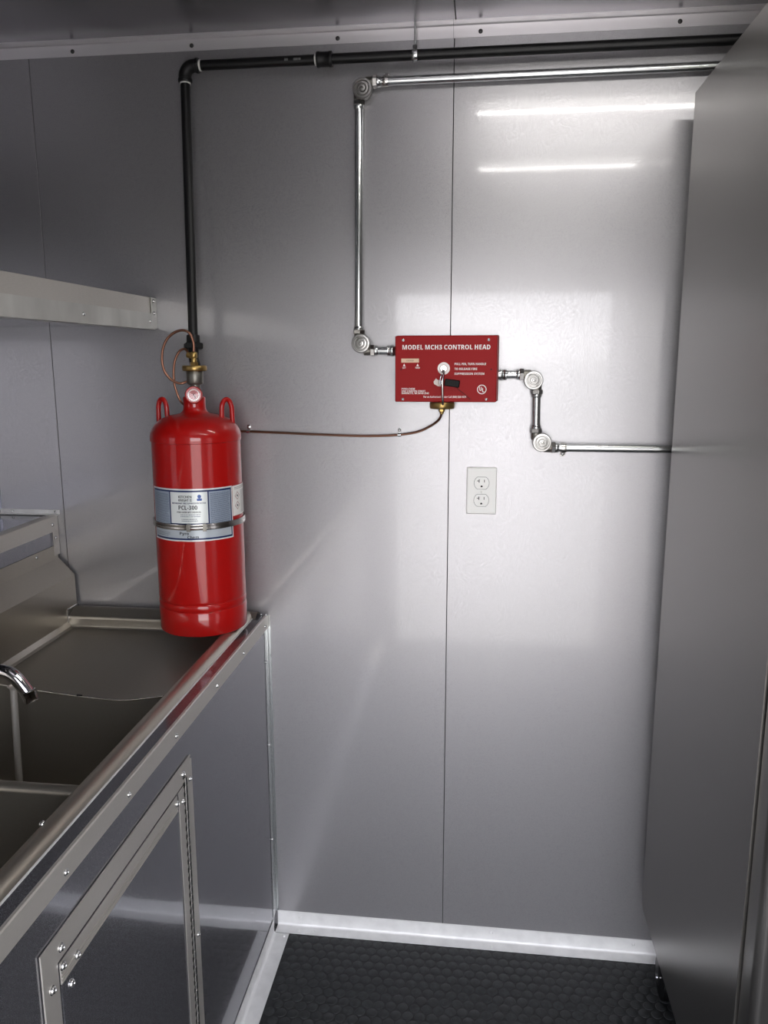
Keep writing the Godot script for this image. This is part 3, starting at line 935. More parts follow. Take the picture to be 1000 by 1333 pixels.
func tank() -> void:
	var yb := 0.931
	var t := thing("fire_suppression_tank", "tall red fire suppression cylinder with silver label standing on the sink corner", "tank", Vector3(TC.x, yb, TC.z))
	var base := Transform3D(Basis.IDENTITY, Vector3(TC.x, 0, TC.z))
	var R := TR
	var prof := [Vector2(0, yb + 0.012), Vector2(R - 0.008, yb + 0.012), Vector2(R - 0.007, yb), Vector2(R - 0.002, yb), Vector2(R, yb + 0.004),
		Vector2(R, yb + 0.054), Vector2(R - 0.0018, yb + 0.0565), Vector2(R - 0.0005, yb + 0.060), Vector2(R, yb + 0.064), Vector2(R, yb + 0.071), Vector2(R - 0.0018, yb + 0.0735), Vector2(R - 0.0004, yb + 0.077), Vector2(R, yb + 0.081),
		Vector2(R - 0.0008, 1.368), Vector2(R - 0.0008, 1.3715), Vector2(R + 0.0012, 1.3725), Vector2(R + 0.0014, 1.3765)]
	# domed shoulder
	for k in 15:
		var a := deg_to_rad(lerpf(4, 76, k / 14.0))
		prof.append(Vector2(0.0335 + (R + 0.001 - 0.0335) * cos(a), 1.380 + 0.052 * sin(a)))
	prof.append_array([Vector2(0.034, 1.4330), Vector2(0.0285, 1.4370), Vector2(0.0258, 1.4420), Vector2(0.0250, 1.450), Vector2(0.0250, 1.4680), Vector2(0.0235, 1.4705), Vector2(0, 1.4705)])
	part("body", Geo.new().lathe(base, prof, 72), M.red, t)
	# lifting eyes
	for s in [[-0.198, 0.123, 0.35], [-0.046, 0.123, -0.75]]:
		var dirx := Vector3(cos(s[2]), 0, sin(s[2]))
		var pts := []
		var c := Vector3(s[0], 0, s[1])
		pts.append(c - dirx * 0.0135 + Vector3.UP * 1.398)
		for k in 15:
			var a := PI - PI * k / 14.0
			pts.append(c + dirx * cos(a) * 0.0125 + Vector3.UP * (1.441 + sin(a) * 0.0235))
		pts.append(c + dirx * 0.0135 + Vector3.UP * 1.398)
		part("lifting_eye", Geo.new().tube(pts, 0.0056, 14), M.red, t)
	# gauge on the neck, facing the room and slightly up
	var gd := Vector3(0.27, 0.10, 0.96).normalized()
	var gat := Vector3(TC.x + 0.003, 1.4725, TC.z + 0.004)
	var ga := part("gauge", Geo.new().lathe(along(gat, gd), [Vector2(0.0, 0.0), Vector2(0.0165, 0.0), Vector2(0.0195, 0.003), Vector2(0.0195, 0.030), Vector2(0.0185, 0.0315), Vector2(0.0172, 0.031), Vector2(0.0168, 0.029), Vector2(0, 0.029)], 32), M.red, t)
	part("gauge_face", Geo.new().lathe(along(gat + gd * 0.0286, gd), [Vector2(0.0155, 0), Vector2(0.0155, 0.0008), Vector2(0, 0.0008)], 32), M.dial, ga)
	part("gauge_ring", Geo.new().lathe(along(gat + gd * 0.0288, gd), [Vector2(0.0128, 0), Vector2(0.0128, 0.001), Vector2(0.0108, 0.001), Vector2(0.0108, 0)], 32), M.white_print, ga)
	part("gauge_needle", Geo.new().box(Vector3(-0.0007, 0.0008, -0.009), Vector3(0.0007, 0.0016, 0.002), 0.0001), M.slot, ga).transform = along(gat + gd * 0.029 - origin_of(ga), gd, 0.5)
	var nd: MeshInstance3D = ga.get_node("gauge_needle")
	nd.mesh = Geo.new().box(Vector3(-0.0009, 0.0008, -0.008), Vector3(0.0009, 0.0018, 0.003), 0.0001).mesh()
	part("gauge_glass", Geo.new().lathe(along(gat + gd * 0.0305, gd), [Vector2(0.0155, 0), Vector2(0.0150, 0.0008), Vector2(0, 0.0012)], 28), M.glass, ga)
	# valve above the neck
	var vb := Transform3D(Basis.IDENTITY, Vector3(TC.x + 0.004, 0, TC.z))
	part("valve_stem", Geo.new().lathe(vb, [Vector2(0.0115, 1.468), Vector2(0.0115, 1.500), Vector2(0, 1.500)], 24), M.cast, t)
	part("valve_cup", Geo.new().lathe(vb, [Vector2(0.0, 1.497), Vector2(0.0155, 1.4975), Vector2(0.0188, 1.501), Vector2(0.0190, 1.527), Vector2(0.0175, 1.529), Vector2(0, 1.529)], 28), M.cast, t)
	part("brass_collar", Geo.new().lathe(vb, [Vector2(0.0, 1.5275), Vector2(0.0255, 1.528), Vector2(0.0275, 1.530), Vector2(0.0275, 1.538), Vector2(0.0258, 1.540), Vector2(0.010, 1.5402), Vector2(0, 1.5405)], 30), M.brass, t)
	var vb2 := Transform3D(Basis.IDENTITY, Vector3(TC.x + 0.007, 0, TC.z + 0.010))
	var br := Geo.new().hexnut(Transform3D(Basis.IDENTITY, vb2.origin + Vector3.UP * 1.5395), 0.0095, 0.008)
	br.lathe(vb2, [Vector2(0.006, 1.5475), Vector2(0.0068, 1.552), Vector2(0.0052, 1.556), Vector2(0.0078, 1.558), Vector2(0.0080, 1.568), Vector2(0.005, 1.5705), Vector2(0, 1.5705)], 20)
	br.hexnut(along(vb2.origin + Vector3(-0.004, 1.561, -0.002), Vector3(-1, 0.25, -0.25)), 0.0068, 0.013)
	part("brass_fitting", br, M.brass, t)
	# copper loop from the fitting round to the back of the cup
	var cu := Curve3D.new()
	var loop := [Vector3(vb2.origin.x, 1.567, vb2.origin.z), Vector3(-0.1135, 1.590, 0.134), Vector3(-0.1209, 1.6104, 0.135), Vector3(-0.1348, 1.6171, 0.137), Vector3(-0.1546, 1.6125, 0.138), Vector3(-0.1733, 1.5975, 0.138), Vector3(-0.1844, 1.5753, 0.137), Vector3(-0.1877, 1.5499, 0.136), Vector3(-0.1842, 1.5277, 0.134), Vector3(-0.1727, 1.5106, 0.132), Vector3(-0.1569, 1.5015, 0.129), Vector3(-0.1444, 1.5010, 0.126), Vector3(-0.1310, 1.5080, 0.118)]
	part("copper_loop", Geo.new().tube(smoothed(loop), 0.0029, 12), M.copper, t)
	# printed silver label, wrapped round the front
	var lm := mat(Color(1, 1, 1), 0.15, 0.3)
	lm.albedo_texture = label_texture()
	var la := part("label", patch(-52, 66, 1.155, 1.2735, R, 0.0007, 36), lm, t, "silver and navy printed label")
	var lr := R + 0.0009
	round_text("KITCHEN", 3, 1.2560, 0.0052, 0.030, lr, M.dark_print, la)
	round_text("KNIGHT II", 3, 1.2485, 0.0052, 0.030, lr, M.dark_print, la)
	round_text("RESTAURANT FIRE SUPPRESSION SYSTEM", 7, 1.2415, 0.0032, 0.076, lr, M.navy, la)
	round_text("PCL-300", 6, 1.2318, 0.0092, 0.042, lr, M.dark_print, la)
	round_text("PYRO-CHEM WET CHEMICAL", 7, 1.2215, 0.0034, 0.054, lr, M.dark_print, la)
	round_text("Pyro", 0, 1.1722, 0.0064, 0.021, lr, M.dark_print, la)
	round_text("Chem", 11, 1.1650, 0.0064, 0.025, lr, M.dark_print, la)
	var wm := mat(Color(1, 1, 1), 0.0, 0.5)
	wm.albedo_texture = white_label_texture()
	part("warning_label", patch(67, 108, 1.203, 1.272, R, 0.0007, 16), wm, t, "white label with two diamond signs")
	# steel band clamp that holds it to its wall bracket
	var bd := thing("tank_bracket", "steel band clamp round the red cylinder, fixed to the wall behind it", "bracket", Vector3(TC.x, 1.17, 0.01))
	var yc := 1.1878
	var lo := yc - 0.0068
	var band := Geo.new().lathe(base, [Vector2(R + 0.0008, lo), Vector2(R + 0.0035, lo), Vector2(R + 0.0042, lo + 0.0015), Vector2(R + 0.0036, lo + 0.004), Vector2(R + 0.0036, lo + 0.0095), Vector2(R + 0.0042, lo + 0.012), Vector2(R + 0.0035, lo + 0.0135), Vector2(R + 0.0008, lo + 0.0135)], 64)
	part("band", band, M.nickel, bd)
	var cl := Geo.new()
	var rr := R + 0.007
	var cpts := []
	for k in 9:
		cpts.append(cyl(lerpf(7, 26, k / 8.0), yc - 0.0005, rr))
	cl.tube(cpts, 0.0044, 12)
	part("clamp_bolt", cl, M.nickel, bd)
	for a in [7.0, 25.0]:
		part("clamp_lug", patch(a - 2, a + 2, yc - 0.008, yc + 0.008, R + 0.003, 0.010, 3), M.cast, bd)
	part("wall_plate", Geo.new().box(Vector3(TC.x - 0.04, yc - 0.05, 0.0), Vector3(TC.x + 0.04, yc + 0.05, 0.004), 0.001).box(Vector3(TC.x - 0.02, yc - 0.02, 0.004), Vector3(TC.x + 0.02, yc + 0.02, TC.z - R - 0.001), 0.001), M.zinc, bd)

func smoothed(p: Array, per := 6) -> Array:
	var out := []
	var m := p.size()
	for k in m - 1:
		var a: Vector3 = p[maxi(k - 1, 0)]
		var b: Vector3 = p[k]
		var c: Vector3 = p[k + 1]
		var d: Vector3 = p[mini(k + 2, m - 1)]
		for j in per:
			out.append(b.cubic_interpolate(c, a, d, float(j) / per))
	out.append(p[m - 1])
	return out

# ---------- control box ----------
func control_box() -> void:
	var t := thing("control_box", "red metal control box with white lettering and a pull pin, mounted on the wall", "control box", Vector3(0.447, 1.4565, 0.0))
	var z := 0.064
	var l := 0.3325
	var r := 0.5635
	var b := 1.4575
	var tp := 1.6045
	part("case", Geo.new().box(Vector3(l + 0.002, b + 0.002, 0.0), Vector3(r + 0.0015, tp + 0.001, z - 0.006), 0.002), M.box_side, t)
	part("cover", Geo.new().box(Vector3(l, b, z - 0.014), Vector3(r - 0.0025, tp, z), 0.0018), M.box_red, t)
	for p in [[0.3505, 1.5955], [0.5415, 1.5955], [0.350, 1.4635], [0.539, 1.4640]]:
		screw(t, Vector3(p[0], p[1], z), Vector3.BACK, 0.0026)
	for p in [[0.346, 1.5305], [0.5485, 1.5305]]:
		part("pin_hole", Geo.new().lathe(along(Vector3(p[0], p[1], z - 0.0002), Vector3.BACK), [Vector2(0.0016, 0), Vector2(0.0016, 0.0004), Vector2(0, 0.0004)], 10), M.slot, t)
	var zt := z + 0.0001
	flat_text("MODEL MCH3 CONTROL HEAD", Vector3(0.3490, 1.5795, zt), 0.0099, 0.1965, M.white_print, t)
	flat_text("PULL PIN, TURN HANDLE", Vector3(0.4668, 1.5420, zt), 0.0048, 0.0700, M.white_print, t)
	flat_text("TO RELEASE FIRE", Vector3(0.4668, 1.5315, zt), 0.0048, 0.0505, M.white_print, t)
	flat_text("SUPPRESSION SYSTEM", Vector3(0.4668, 1.5208, zt), 0.0048, 0.0665, M.white_print, t)
	flat_text("PYRO-CHEM", Vector3(0.3475, 1.4868, zt), 0.0041, 0.030, M.white_print, t)
	flat_text("ONE STANTON STREET", Vector3(0.3475, 1.4818, zt), 0.0041, 0.054, M.white_print, t)
	flat_text("MARINETTE, WI 54143-2542", Vector3(0.3475, 1.4768, zt), 0.0041, 0.062, M.white_print, t)
	flat_text("For an Authorized Dealer Call (800) 526-1079", Vector3(0.3975, 1.4688, zt), 0.0043, 0.096, M.white_print, t)
	# cocked/fired window
	part("indicator_window", Geo.new().box(Vector3(0.3465, 1.5455, z - 0.001), Vector3(0.3865, 1.5545, z + 0.0003), 0.0003), mat(Color(0.86, 0.74, 0.62), 0.0, 0.4), t, "pale indicator window")
	flat_text("COCKED", Vector3(0.3665, 1.5500, z + 0.0003), 0.0035, 0.016, mat(Color(0.55, 0.45, 0.40), 0.0, 0.5), t, false)
	for s in [[0.3530, "SET"], [0.3835, "FIRED"]]:
		var g := Geo.new()
		g.extrude(PackedVector2Array([Vector2(-0.0028, 0), Vector2(0.0028, 0), Vector2(0, 0.0058)]), Transform3D(Basis.IDENTITY, Vector3(s[0], 1.5375, z - 0.0002)), 0.0005)
		part("arrow_mark", g, M.white_print, t)
		flat_text(s[1], Vector3(s[0], 1.5340, zt), 0.0034, 0.0075 if s[1] == "SET" else 0.010, M.white_print, t, false)
	# ringed UL listing mark
	var uc := Vector3(0.5285, 1.4860, z)
	part("listing_mark", Geo.new().lathe(along(uc, Vector3.BACK), [Vector2(0.0105, 0), Vector2(0.0105, 0.0004), Vector2(0.0088, 0.0004), Vector2(0.0088, 0)], 32), M.white_print, t)
	flat_text("U", uc + Vector3(-0.0028, 0.0014, 0.0001), 0.0085, 0.0052, M.white_print, t, false)
	flat_text("L", uc + Vector3(0.0033, -0.0016, 0.0001), 0.0085, 0.0045, M.white_print, t, false)
	# handle hub on a white disc
	var hc := Vector3(0.4425, 1.5325, z)
	part("handle_disc", Geo.new().lathe(along(hc, Vector3.BACK), [Vector2(0.0138, 0), Vector2(0.0138, 0.0006), Vector2(0, 0.0006)], 32), M.white_print, t)
	part("handle_hub", Geo.new().lathe(along(hc, Vector3.BACK), [Vector2(0.0082, 0), Vector2(0.0082, 0.006), Vector2(0.0070, 0.008), Vector2(0.0052, 0.008), Vector2(0.0045, 0.006), Vector2(0.0030, 0.006), Vector2(0.0026, 0.009), Vector2(0, 0.009)], 26), M.nickel, t)
	part("handle_rod", Geo.new().tube([hc + Vector3(0.001, -0.004, 0.006), Vector3(0.4405, 1.500, z + 0.012), Vector3(0.4415, 1.462, z + 0.010), Vector3(0.4415, 1.452, z + 0.002)], 0.0026, 12), M.nickel, t)
	part("pull_pin", Geo.new().tube(smoothed([hc + Vector3(-0.001, -0.003, 0.012), Vector3(0.4375, 1.517, z + 0.017), Vector3(0.4350, 1.503, z + 0.017), Vector3(0.4368, 1.4975, z + 0.016), Vector3(0.4400, 1.506, z + 0.016), Vector3(0.4435, 1.522, z + 0.014)]), 0.0015, 8), M.chrome, t)
	part("paper_tag", Geo.new().extrude(PackedVector2Array([Vector2(-0.011, 0.000), Vector2(-0.006, 0.0085), Vector2(-0.0045, 0.006), Vector2(0.009, 0.0025), Vector2(0.006, -0.0085), Vector2(0.000, -0.009), Vector2(-0.009, -0.005)]), Transform3D(Basis.from_euler(Vector3(0, 0.15, -0.1)), Vector3(0.4310, 1.5020, z + 0.004)), 0.0005), M.paper, t)
	part("seal_body", Geo.new().box(Vector3(-0.0165, -0.0085, 0), Vector3(0.0165, 0.0085, 0.007), 0.0015), M.black_plastic, t)
	var sb: MeshInstance3D = t.get_node("seal_body")
	sb.mesh = Geo.new().box(Vector3(-0.0170, -0.0080, 0), Vector3(0.0170, 0.0080, 0.007), 0.0015).mesh()
	sb.transform = Transform3D(Basis.from_euler(Vector3(0, 0, -0.13)), Vector3(0.4620, 1.5000, z + 0.002) - t.position)
	part("seal_wire", Geo.new().tube(smoothed([Vector3(0.470, 1.493, z + 0.004), Vector3(0.480, 1.483, z + 0.003), Vector3(0.492, 1.474, z + 0.002), Vector3(0.503, 1.464, z + 0.001)]), 0.0006, 6), M.slot, t)
	# brass nut under the box
	part("brass_nut", Geo.new().lathe(Transform3D(Basis.IDENTITY, Vector3(0.4385, 0, 0.036)), [Vector2(0.0, 1.4405), Vector2(0.0265, 1.4408), Vector2(0.0285, 1.4425), Vector2(0.0290, 1.453), Vector2(0.0278, 1.4555), Vector2(0.012, 1.456), Vector2(0.012, 1.461), Vector2(0, 1.461)], 30), M.brass, t)
	part("brass_ferrule", Geo.new().hexnut(Transform3D(Basis.IDENTITY, Vector3(0.4375, 1.434, 0.036)), 0.0072, 0.007).lathe(Transform3D(Basis.IDENTITY, Vector3(0.4375, 0, 0.036)), [Vector2(0, 1.428), Vector2(0.0042, 1.4285), Vector2(0.0055, 1.434), Vector2(0, 1.434)], 14), M.brass, t)
	# copper line from the nut along the wall to the tank
	var ln := [Vector3(0.4372, 1.431, 0.036), Vector3(0.4345, 1.421, 0.030), Vector3(0.4265, 1.410, 0.022), Vector3(0.4090, 1.398, 0.015), Vector3(0.3822, 1.3852, 0.011), Vector3(0.3367, 1.3770, 0.0085), Vector3(0.2633, 1.3733, 0.008), Vector3(0.1706, 1.3748, 0.008), Vector3(0.0391, 1.3792, 0.008), Vector3(-0.0331, 1.3815, 0.008), Vector3(-0.0752, 1.3835, 0.008), Vector3(-0.125, 1.395, 0.010), Vector3(-0.150, 1.418, 0.030), Vector3(-0.1500, 1.440, 0.075), Vector3(-0.1560, 1.4550, 0.110), Vector3(-0.1642, 1.4780, 0.116), Vector3(-0.1691, 1.5032, 0.118), Vector3(-0.1685, 1.5326, 0.118), Vector3(-0.1627, 1.5560, 0.118), Vector3(-0.1518, 1.5725, 0.118), Vector3(-0.1400, 1.5765, 0.119), Vector3(-0.1310, 1.5695, 0.124), Vector3(-0.1265, 1.5620, 0.128)]
	single("copper_line", Geo.new().tube(smoothed(ln), 0.0028, 12), M.copper, "thin copper tube running along the wall from the red box to the tank valve", "tube")
	var k := 0
	for x in [-0.0315, 0.3365]:
		var y := 1.3814 if k == 0 else 1.3770
		var zc := 0.008 if k == 0 else 0.0085
		var c := thing("tube_clip", ["small zinc clip holding the copper tube just beside the red cylinder", "small zinc clip holding the copper tube below and left of the red box"][k], "clip", Vector3(x, y, 0))
		part("loop", Geo.new().lathe(along(Vector3(x - 0.004, y, zc), Vector3.RIGHT), [Vector2(0.0030, 0), Vector2(0.0044, 0), Vector2(0.0044, 0.008), Vector2(0.0030, 0.008), Vector2(0.0030, 0)], 16), M.zinc, c)
		part("tab", Geo.new().box(Vector3(x - 0.004, y + 0.003, 0.0), Vector3(x + 0.004, y + 0.016, 0.002), 0.0006), M.zinc, c)
		screw(c, Vector3(x, y + 0.0105, 0.002), Vector3.BACK, 0.0036)
		k += 1

# ---------- pipes, conduit ----------
func pulley(called: String, c: Vector3, d1: Vector3, d2: Vector3, o1: float, o2: float, label: String) -> Node3D:
	var t := thing(called, label, "elbow", Vector3(c.x, c.y, 0), "round-faced corner elbows on the conduit")
	var g := Geo.new()
	g.lathe(along(Vector3(c.x, c.y, 0.006), Vector3.BACK), [Vector2(0, 0), Vector2(0.0175, 0), Vector2(0.0185, 0.002), Vector2(0.0185, 0.020), Vector2(0.0175, 0.022), Vector2(0, 0.022)], 30)
	part("body", g, M.cast, t)
	var cap := part("cap", Geo.new().lathe(along(Vector3(c.x, c.y, 0.027), Vector3.BACK), [Vector2(0.0200, 0.0), Vector2(0.0215, 0.0015), Vector2(0.0215, 0.005), Vector2(0.0200, 0.0066), Vector2(0.0168, 0.0068), Vector2(0.0156, 0.0034), Vector2(0.0144, 0.0034), Vector2(0.0132, 0.0068), Vector2(0.0104, 0.0072), Vector2(0.0092, 0.0036), Vector2(0.0080, 0.0036), Vector2(0.0066, 0.0076), Vector2(0.0034, 0.0080), Vector2(0.0022, 0.0056), Vector2(0, 0.0056)], 40, 0.75), M.cap, t)
	cap.set_meta("label", "ringed round cap")
	# the two socketed legs, offset to the outside of the bend
	for s in [[d1, d2, o1], [d2, d1, o2]]:
		var d: Vector3 = s[0]
		var o: Vector3 = -s[1]
		var a := Vector3(c.x, c.y, 0.020) + o * float(s[2])
		part("socket", Geo.new().tube([a + d * 0.006, a + d * 0.021], 0.0108, 18), M.cast, t)
		part("hex_nut", Geo.new().hexnut(along(a + d * 0.021, d, 0.52), 0.0138, 0.011), M.nickel, t)
		part("collar", Geo.new().lathe(along(a + d * 0.032, d), [Vector2(0.0118, 0), Vector2(0.0118, 0.004), Vector2(0.0102, 0.007), Vector2(0, 0.007)], 20), M.zinc, t)
	return t

func pipes() -> void:
	var zc := 0.020
	var rc := 0.0092
	pulley("corner_elbow", Vector3(0.2564, 2.1326, 0), Vector3.RIGHT, Vector3.DOWN, 0.0155, 0.0095, "round-faced conduit elbow at the top left, just below the black pipe")
	pulley("corner_elbow", Vector3(0.2491, 1.5890, 0), Vector3.UP, Vector3.RIGHT, 0.006, 0.0165, "round-faced conduit elbow just left of the red control box")
	pulley("corner_elbow", Vector3(0.6448, 1.5056, 0), Vector3.LEFT, Vector3.DOWN, 0.0127, 0.0085, "round-faced conduit elbow just right of the red control box")
	pulley("corner_elbow", Vector3(0.6686, 1.3645, 0), Vector3.UP, Vector3.RIGHT, 0.0140, 0.0127, "lowest round-faced conduit elbow, above and right of the white outlet")
	# conduit runs
	single("conduit", Geo.new().tube([Vector3(0.2900, 2.1482, zc), Vector3(1.45, 2.1520, zc)], rc, 20), M.zinc, "galvanized conduit running level under the black pipe to the refrigerator", "conduit")
	single("conduit", Geo.new().tube([Vector3(0.2469, 2.0960, zc), Vector3(0.2431, 1.6270, zc)], rc, 20), M.zinc, "galvanized conduit dropping upright to the elbow left of the red box", "conduit")
	var cl := thing("conduit", "short conduit stub entering the left side of the red box", "conduit", Vector3(0.309, 1.573, 0))
	part("tube", Geo.new().tube([Vector3(0.2855, 1.5725, zc), Vector3(0.334, 1.5722, zc)], rc, 20), M.zinc, cl)
	part("connector", Geo.new().lathe(along(Vector3(0.309, 1.5724, zc), Vector3(1, 0, 0)), [Vector2(0.0095, 0), Vector2(0.0125, 0.001), Vector2(0.0125, 0.006), Vector2(0.0112, 0.007), Vector2(0.0132, 0.009), Vector2(0.0132, 0.015), Vector2(0.011, 0.017), Vector2(0.011, 0.024), Vector2(0, 0.024)], 20), M.zinc, cl)
	var cr := thing("conduit", "short conduit stub leaving the right side of the red box", "conduit", Vector3(0.588, 1.518, 0))
	part("tube", Geo.new().tube([Vector3(0.564, 1.5178, zc), Vector3(0.608, 1.5183, zc)], rc, 20), M.zinc, cr)
	part("connector", Geo.new().lathe(along(Vector3(0.5655, 1.5178, zc), Vector3(1, 0, 0)), [Vector2(0.0, 0), Vector2(0.0115, 0), Vector2(0.0115, 0.003), Vector2(0.0130, 0.004), Vector2(0.0130, 0.009), Vector2(0.0105, 0.011), Vector2(0.0125, 0.013), Vector2(0.0125, 0.018), Vector2(0.0095, 0.020)], 20), M.zinc, cr)
	single("conduit", Geo.new().tube([Vector3(0.6533, 1.4670, zc), Vector3(0.6546, 1.4025, zc)], rc, 20), M.zinc, "short upright conduit between the two elbows right of the red box", "conduit")
	single("conduit", Geo.new().tube([Vector3(0.7050, 1.3518, zc), Vector3(1.45, 1.3500, zc)], rc, 20), M.zinc, "lower galvanized conduit running level to the refrigerator above the outlet", "conduit")
	# one-hole straps
	for s in [[0.3060, 2.1483, 1.0, "one-hole strap on the upper conduit just right of the top elbow"], [0.7185, 1.3517, -1.0, "one-hole strap on the lower conduit just right of the lowest elbow"]]:
		var st := thing("conduit_strap", s[3], "strap", Vector3(s[0], s[1], 0))
		part("saddle", Geo.new().lathe(along(Vector3(s[0] - 0.006, s[1], zc), Vector3.RIGHT), [Vector2(0.0094, 0), Vector2(0.0112, 0), Vector2(0.0118, 0.003), Vector2(0.0118, 0.009), Vector2(0.0112, 0.012), Vector2(0.0094, 0.012), Vector2(0.0094, 0)], 24), M.nickel, st)
		part("tab", Geo.new().box(Vector3(s[0] - 0.006, s[1] + s[2] * 0.0145 - 0.007, 0.0), Vector3(s[0] + 0.006, s[1] + s[2] * 0.0145 + 0.007, 0.0035), 0.001), M.nickel, st)
		screw(st, Vector3(s[0], s[1] + s[2] * 0.0155, 0.0035), Vector3.BACK, 0.004)
	# black iron pipe
	var bp := thing("black_pipe", "black iron pipe rising from the red tank and turning right below the ceiling", "pipe", Vector3(-0.13, 1.55, 0.06))
	var zb := 0.036
	var yb := 2.1915
	var ex := -0.1405
	part("level_run", Geo.new().tube([Vector3(ex + 0.030, yb, zb), Vector3(0.168, yb + 0.0007, zb)], 0.0107, 20), M.black_pipe, bp)
	part("level_run", Geo.new().tube([Vector3(0.170, yb + 0.0007, zb), Vector3(1.50, yb + 0.003, zb)], 0.0107, 20), M.black_pipe, bp)
	var foot := Vector3(-0.1265, 1.600, 0.098)
	var topv := Vector3(ex, yb - 0.030, zb)
	part("upright_run", Geo.new().tube([foot, topv], 0.0107, 20), M.black_pipe, bp)
	# elbow with beaded ends
	var el := []
	for k in 11:
		var a := PI + PI * 0.5 * (1.0 - k / 10.0) + PI * 0.5
		a = deg_to_rad(lerpf(180, 90, k / 10.0))
		el.append(Vector3(ex + 0.022 + cos(a) * 0.022, yb - 0.022 + sin(a) * 0.022, zb))
	el.push_front(Vector3(ex, yb - 0.030, zb))
	el.append(Vector3(ex + 0.030, yb, zb))
	var eb := part("elbow", Geo.new().tube(el, 0.0138, 22), M.black_iron, bp)
	part("bead", Geo.new().lathe(along(Vector3(ex, yb - 0.034, zb), Vector3.UP), [Vector2(0.0107, 0), Vector2(0.0152, 0.001), Vector2(0.0158, 0.004), Vector2(0.0152, 0.008), Vector2(0.0130, 0.009)], 22), M.black_iron, eb)
	part("bead", Geo.new().lathe(along(Vector3(ex + 0.034, yb, zb), Vector3.LEFT), [Vector2(0.0107, 0), Vector2(0.0152, 0.001), Vector2(0.0158, 0.004), Vector2(0.0152, 0.008), Vector2(0.0130, 0.009)], 22), M.black_iron, eb)
	var cp := part("coupling", Geo.new().lathe(along(Vector3(0.158, yb + 0.0006, zb), Vector3.RIGHT), [Vector2(0.0105, 0), Vector2(0.0155, 0), Vector2(0.0162, 0.002), Vector2(0.0162, 0.006), Vector2(0.0152, 0.008), Vector2(0.0152, 0.026), Vector2(0.0162, 0.028), Vector2(0.0162, 0.032), Vector2(0.0155, 0.034), Vector2(0.0105, 0.034)], 24), M.black_iron, bp)
	cp.set_meta("label", "thicker pipe coupling")
	# white thread tape showing at the joints
	for s in [[Vector3(ex + 0.034, yb, zb), Vector3.RIGHT, 0.004], [Vector3(ex, yb - 0.034, zb), (foot - topv).normalized(), 0.0035], [Vector3(0.1535, yb + 0.0006, zb), Vector3.RIGHT, 0.0045]]:
		part("thread_tape", Geo.new().lathe(along(s[0], s[1]), [Vector2(0.0107, 0), Vector2(0.0118, 0.0004), Vector2(0.0118, s[2]), Vector2(0.0107, s[2] + 0.0005)], 20), M.tape, bp, "white thread tape")
	for s in [[0.088, 0.008], [0.108, 0.010], [0.119, 0.005]]:
		var sc := Geo.new()
		for k in 3:
			var a0 := deg_to_rad(-10 + 16 * k)
			var a1 := deg_to_rad(6 + 16 * k)
			var rr := 0.01085
			sc.face(Vector3(s[0], yb + sin(a0) * rr, zb + cos(a0) * rr), Vector3(s[0] + s[1], yb + sin(a0) * rr, zb + cos(a0) * rr), Vector3(s[0] + s[1], yb + sin(a1) * rr, zb + cos(a1) * rr), Vector3(s[0], yb + sin(a1) * rr, zb + cos(a1) * rr), Vector3.BACK)
		part("paint_scuff", sc, mat(Color(0.45, 0.45, 0.45), 0.2, 0.5), bp, "worn pale scuff")
	# union nut at the foot, then the branch into the valve cup
	var dn := (foot - topv).normalized()
	var un := part("union", Geo.new().lathe(along(foot - dn * 0.008, dn), [Vector2(0.0107, 0), Vector2(0.0150, 0.001), Vector2(0.0155, 0.020), Vector2(0.0115, 0.022), Vector2(0.0115, 0.044), Vector2(0, 0.044)], 24), M.black_iron, bp)
	part("union_nut", Geo.new().hexnut(along(foot + dn * 0.010, dn, 0.3), 0.0225, 0.014), M.black_iron, un)
	part("valve_branch", Geo.new().tube(smoothed([foot + dn * 0.030, foot + dn * 0.045, Vector3(-0.121, 1.535, 0.103), Vector3(-0.1190, 1.515, 0.108)]), 0.0112, 18), M.black_iron, bp)
	# split ring hanger
	var hg := thing("pipe_hanger", "zinc ring hanger on a short rod holding the level black pipe", "hanger", Vector3(0.3715, 2.17, zb))
	part("ring", Geo.new().lathe(along(Vector3(0.3660, yb + 0.001, zb), Vector3.RIGHT), [Vector2(0.0109, 0), Vector2(0.0128, 0), Vector2(0.0132, 0.002), Vector2(0.0132, 0.009), Vector2(0.0128, 0.011), Vector2(0.0109, 0.011), Vector2(0.0109, 0)], 24), M.zinc, hg)
	part("lug", Geo.new().box(Vector3(0.3670, yb + 0.012, zb - 0.005), Vector3(0.3760, yb + 0.020, zb + 0.005), 0.001), M.dark_screw, hg)
	part("rod", Geo.new().tube([Vector3(0.3715, yb + 0.018, zb), Vector3(0.3715, CEIL - 0.002, zb)], 0.0020, 10), M.zinc, hg)

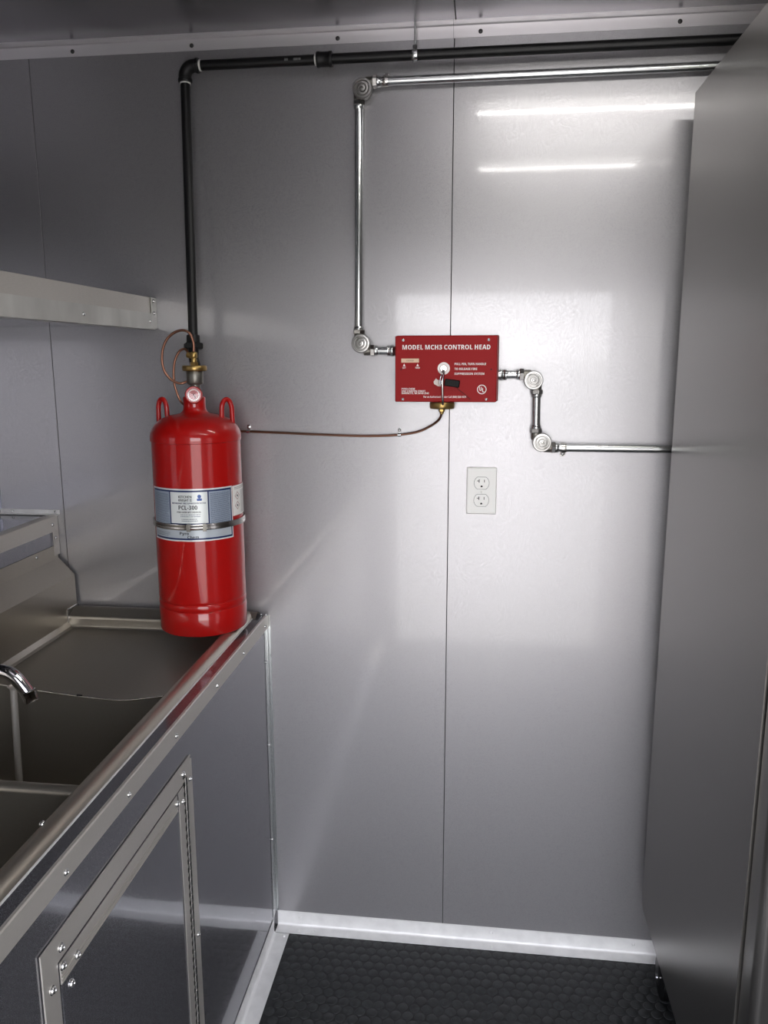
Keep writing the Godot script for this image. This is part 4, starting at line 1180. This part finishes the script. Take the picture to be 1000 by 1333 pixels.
# ---------- outlet ----------
func outlet() -> void:
	var t := thing("wall_outlet", "white twin wall outlet with square cover plate below the red box", "outlet", Vector3(0.5325, 1.189, 0))
	var l := 0.4972
	var r := 0.5685
	var b := 1.1885
	var tp := 1.3015
	var z := 0.0055
	var cx := (l + r) * 0.5
	part("cover_plate", Geo.new().box(Vector3(l, b, 0.0), Vector3(r, tp, z), 0.0025), M.white_plastic, t)
	for s in [1.2640, 1.2225]:
		var g := Geo.new()
		var poly := PackedVector2Array()
		for k in 40:
			var a := TAU * k / 40
			poly.append(Vector2(cos(a) * 0.0172, clampf(sin(a) * 0.0172, -0.0142, 0.0142)))
		g.extrude(poly, Transform3D(Basis.IDENTITY, Vector3(cx, s, z - 0.002)), 0.0032)
		var f := part("receptacle", g, M.white_plastic, t)
		var gr := Geo.new()
		var ring := []
		for p in poly:
			ring.append(Vector3(cx + p.x * 1.035, s + p.y * 1.035, z + 0.0001))
		gr.tube(ring, 0.00045, 6, false, true)
		part("gap_line", gr, mat(Color(0.35, 0.35, 0.36), 0, 0.7), f)
		var zf := z + 0.0012
		part("slot", Geo.new().box(Vector3(cx - 0.0068, s + 0.0012, zf - 0.001), Vector3(cx - 0.0050, s + 0.0092, zf + 0.0002)).box(Vector3(cx - 0.0108, s + 0.0045, zf - 0.001), Vector3(cx - 0.0068, s + 0.0060, zf + 0.0002)), M.slot, f)
		part("slot", Geo.new().box(Vector3(cx + 0.0056, s + 0.0020, zf - 0.001), Vector3(cx + 0.0072, s + 0.0085, zf + 0.0002)), M.slot, f)
		part("slot", Geo.new().extrude(PackedVector2Array([Vector2(-0.0024, -0.0022), Vector2(0.0024, -0.0022), Vector2(0.0024, 0.0002), Vector2(0.0014, 0.0020), Vector2(-0.0014, 0.0020), Vector2(-0.0024, 0.0002)]), Transform3D(Basis.IDENTITY, Vector3(cx, s - 0.0075, zf - 0.001)), 0.0012), M.slot, f)
	screw(t, Vector3(cx, 1.2432, z), Vector3.BACK, 0.0024, M.white_plastic)

# ---------- studded rubber floor ----------
func floor_coins() -> void:
	var fl: Node3D = get_node("floor")
	var pitch := 0.0285
	var g := Geo.new().lathe(Transform3D(), [Vector2(0.0127, 0.0), Vector2(0.0124, 0.0007), Vector2(0.0116, 0.0010), Vector2(0, 0.0010)], 16)
	var me := g.mesh()
	var cam := Vector3(0.529, 1.556, 1.9)
	var near := []
	var rest := []
	var row := 0
	var z := 0.05
	while z < REAR - 0.02:
		var x := 0.058 + (pitch * 0.5 if row % 2 == 1 else 0.0)
		while x < RIGHT - 0.02:
			var p := Vector3(x, FLOOR, z)
			# in view: left of the refrigerator and above the frame's lower edge
			if z < 0.40 and x < 1.02:
				near.append(p)
			else:
				rest.append(p)
			x += pitch
		z += pitch * 0.866
		row += 1
	near.sort_custom(func(a, b): return a.distance_squared_to(cam) < b.distance_squared_to(cam))
	var rng := RandomNumberGenerator.new()
	rng.seed = 5
	for k in near.size():
		if k >= 300:
			rest.append(near[k])
			continue
		var o := MeshInstance3D.new()
		o.name = "raised_disc"
		o.mesh = me
		o.material_override = M.coin[rng.randi() % 4]
		o.position = near[k]
		fl.add_child(o, true)
	var mm := MultiMesh.new()
	mm.transform_format = MultiMesh.TRANSFORM_3D
	mm.mesh = me
	mm.instance_count = rest.size()
	for k in rest.size():
		mm.set_instance_transform(k, Transform3D(Basis.IDENTITY, rest[k]))
	var mi := MultiMeshInstance3D.new()
	mi.name = "raised_discs_beyond"
	mi.multimesh = mm
	mi.material_override = M.coin[1]
	mi.set_meta("kind", "stuff")
	fl.add_child(mi)
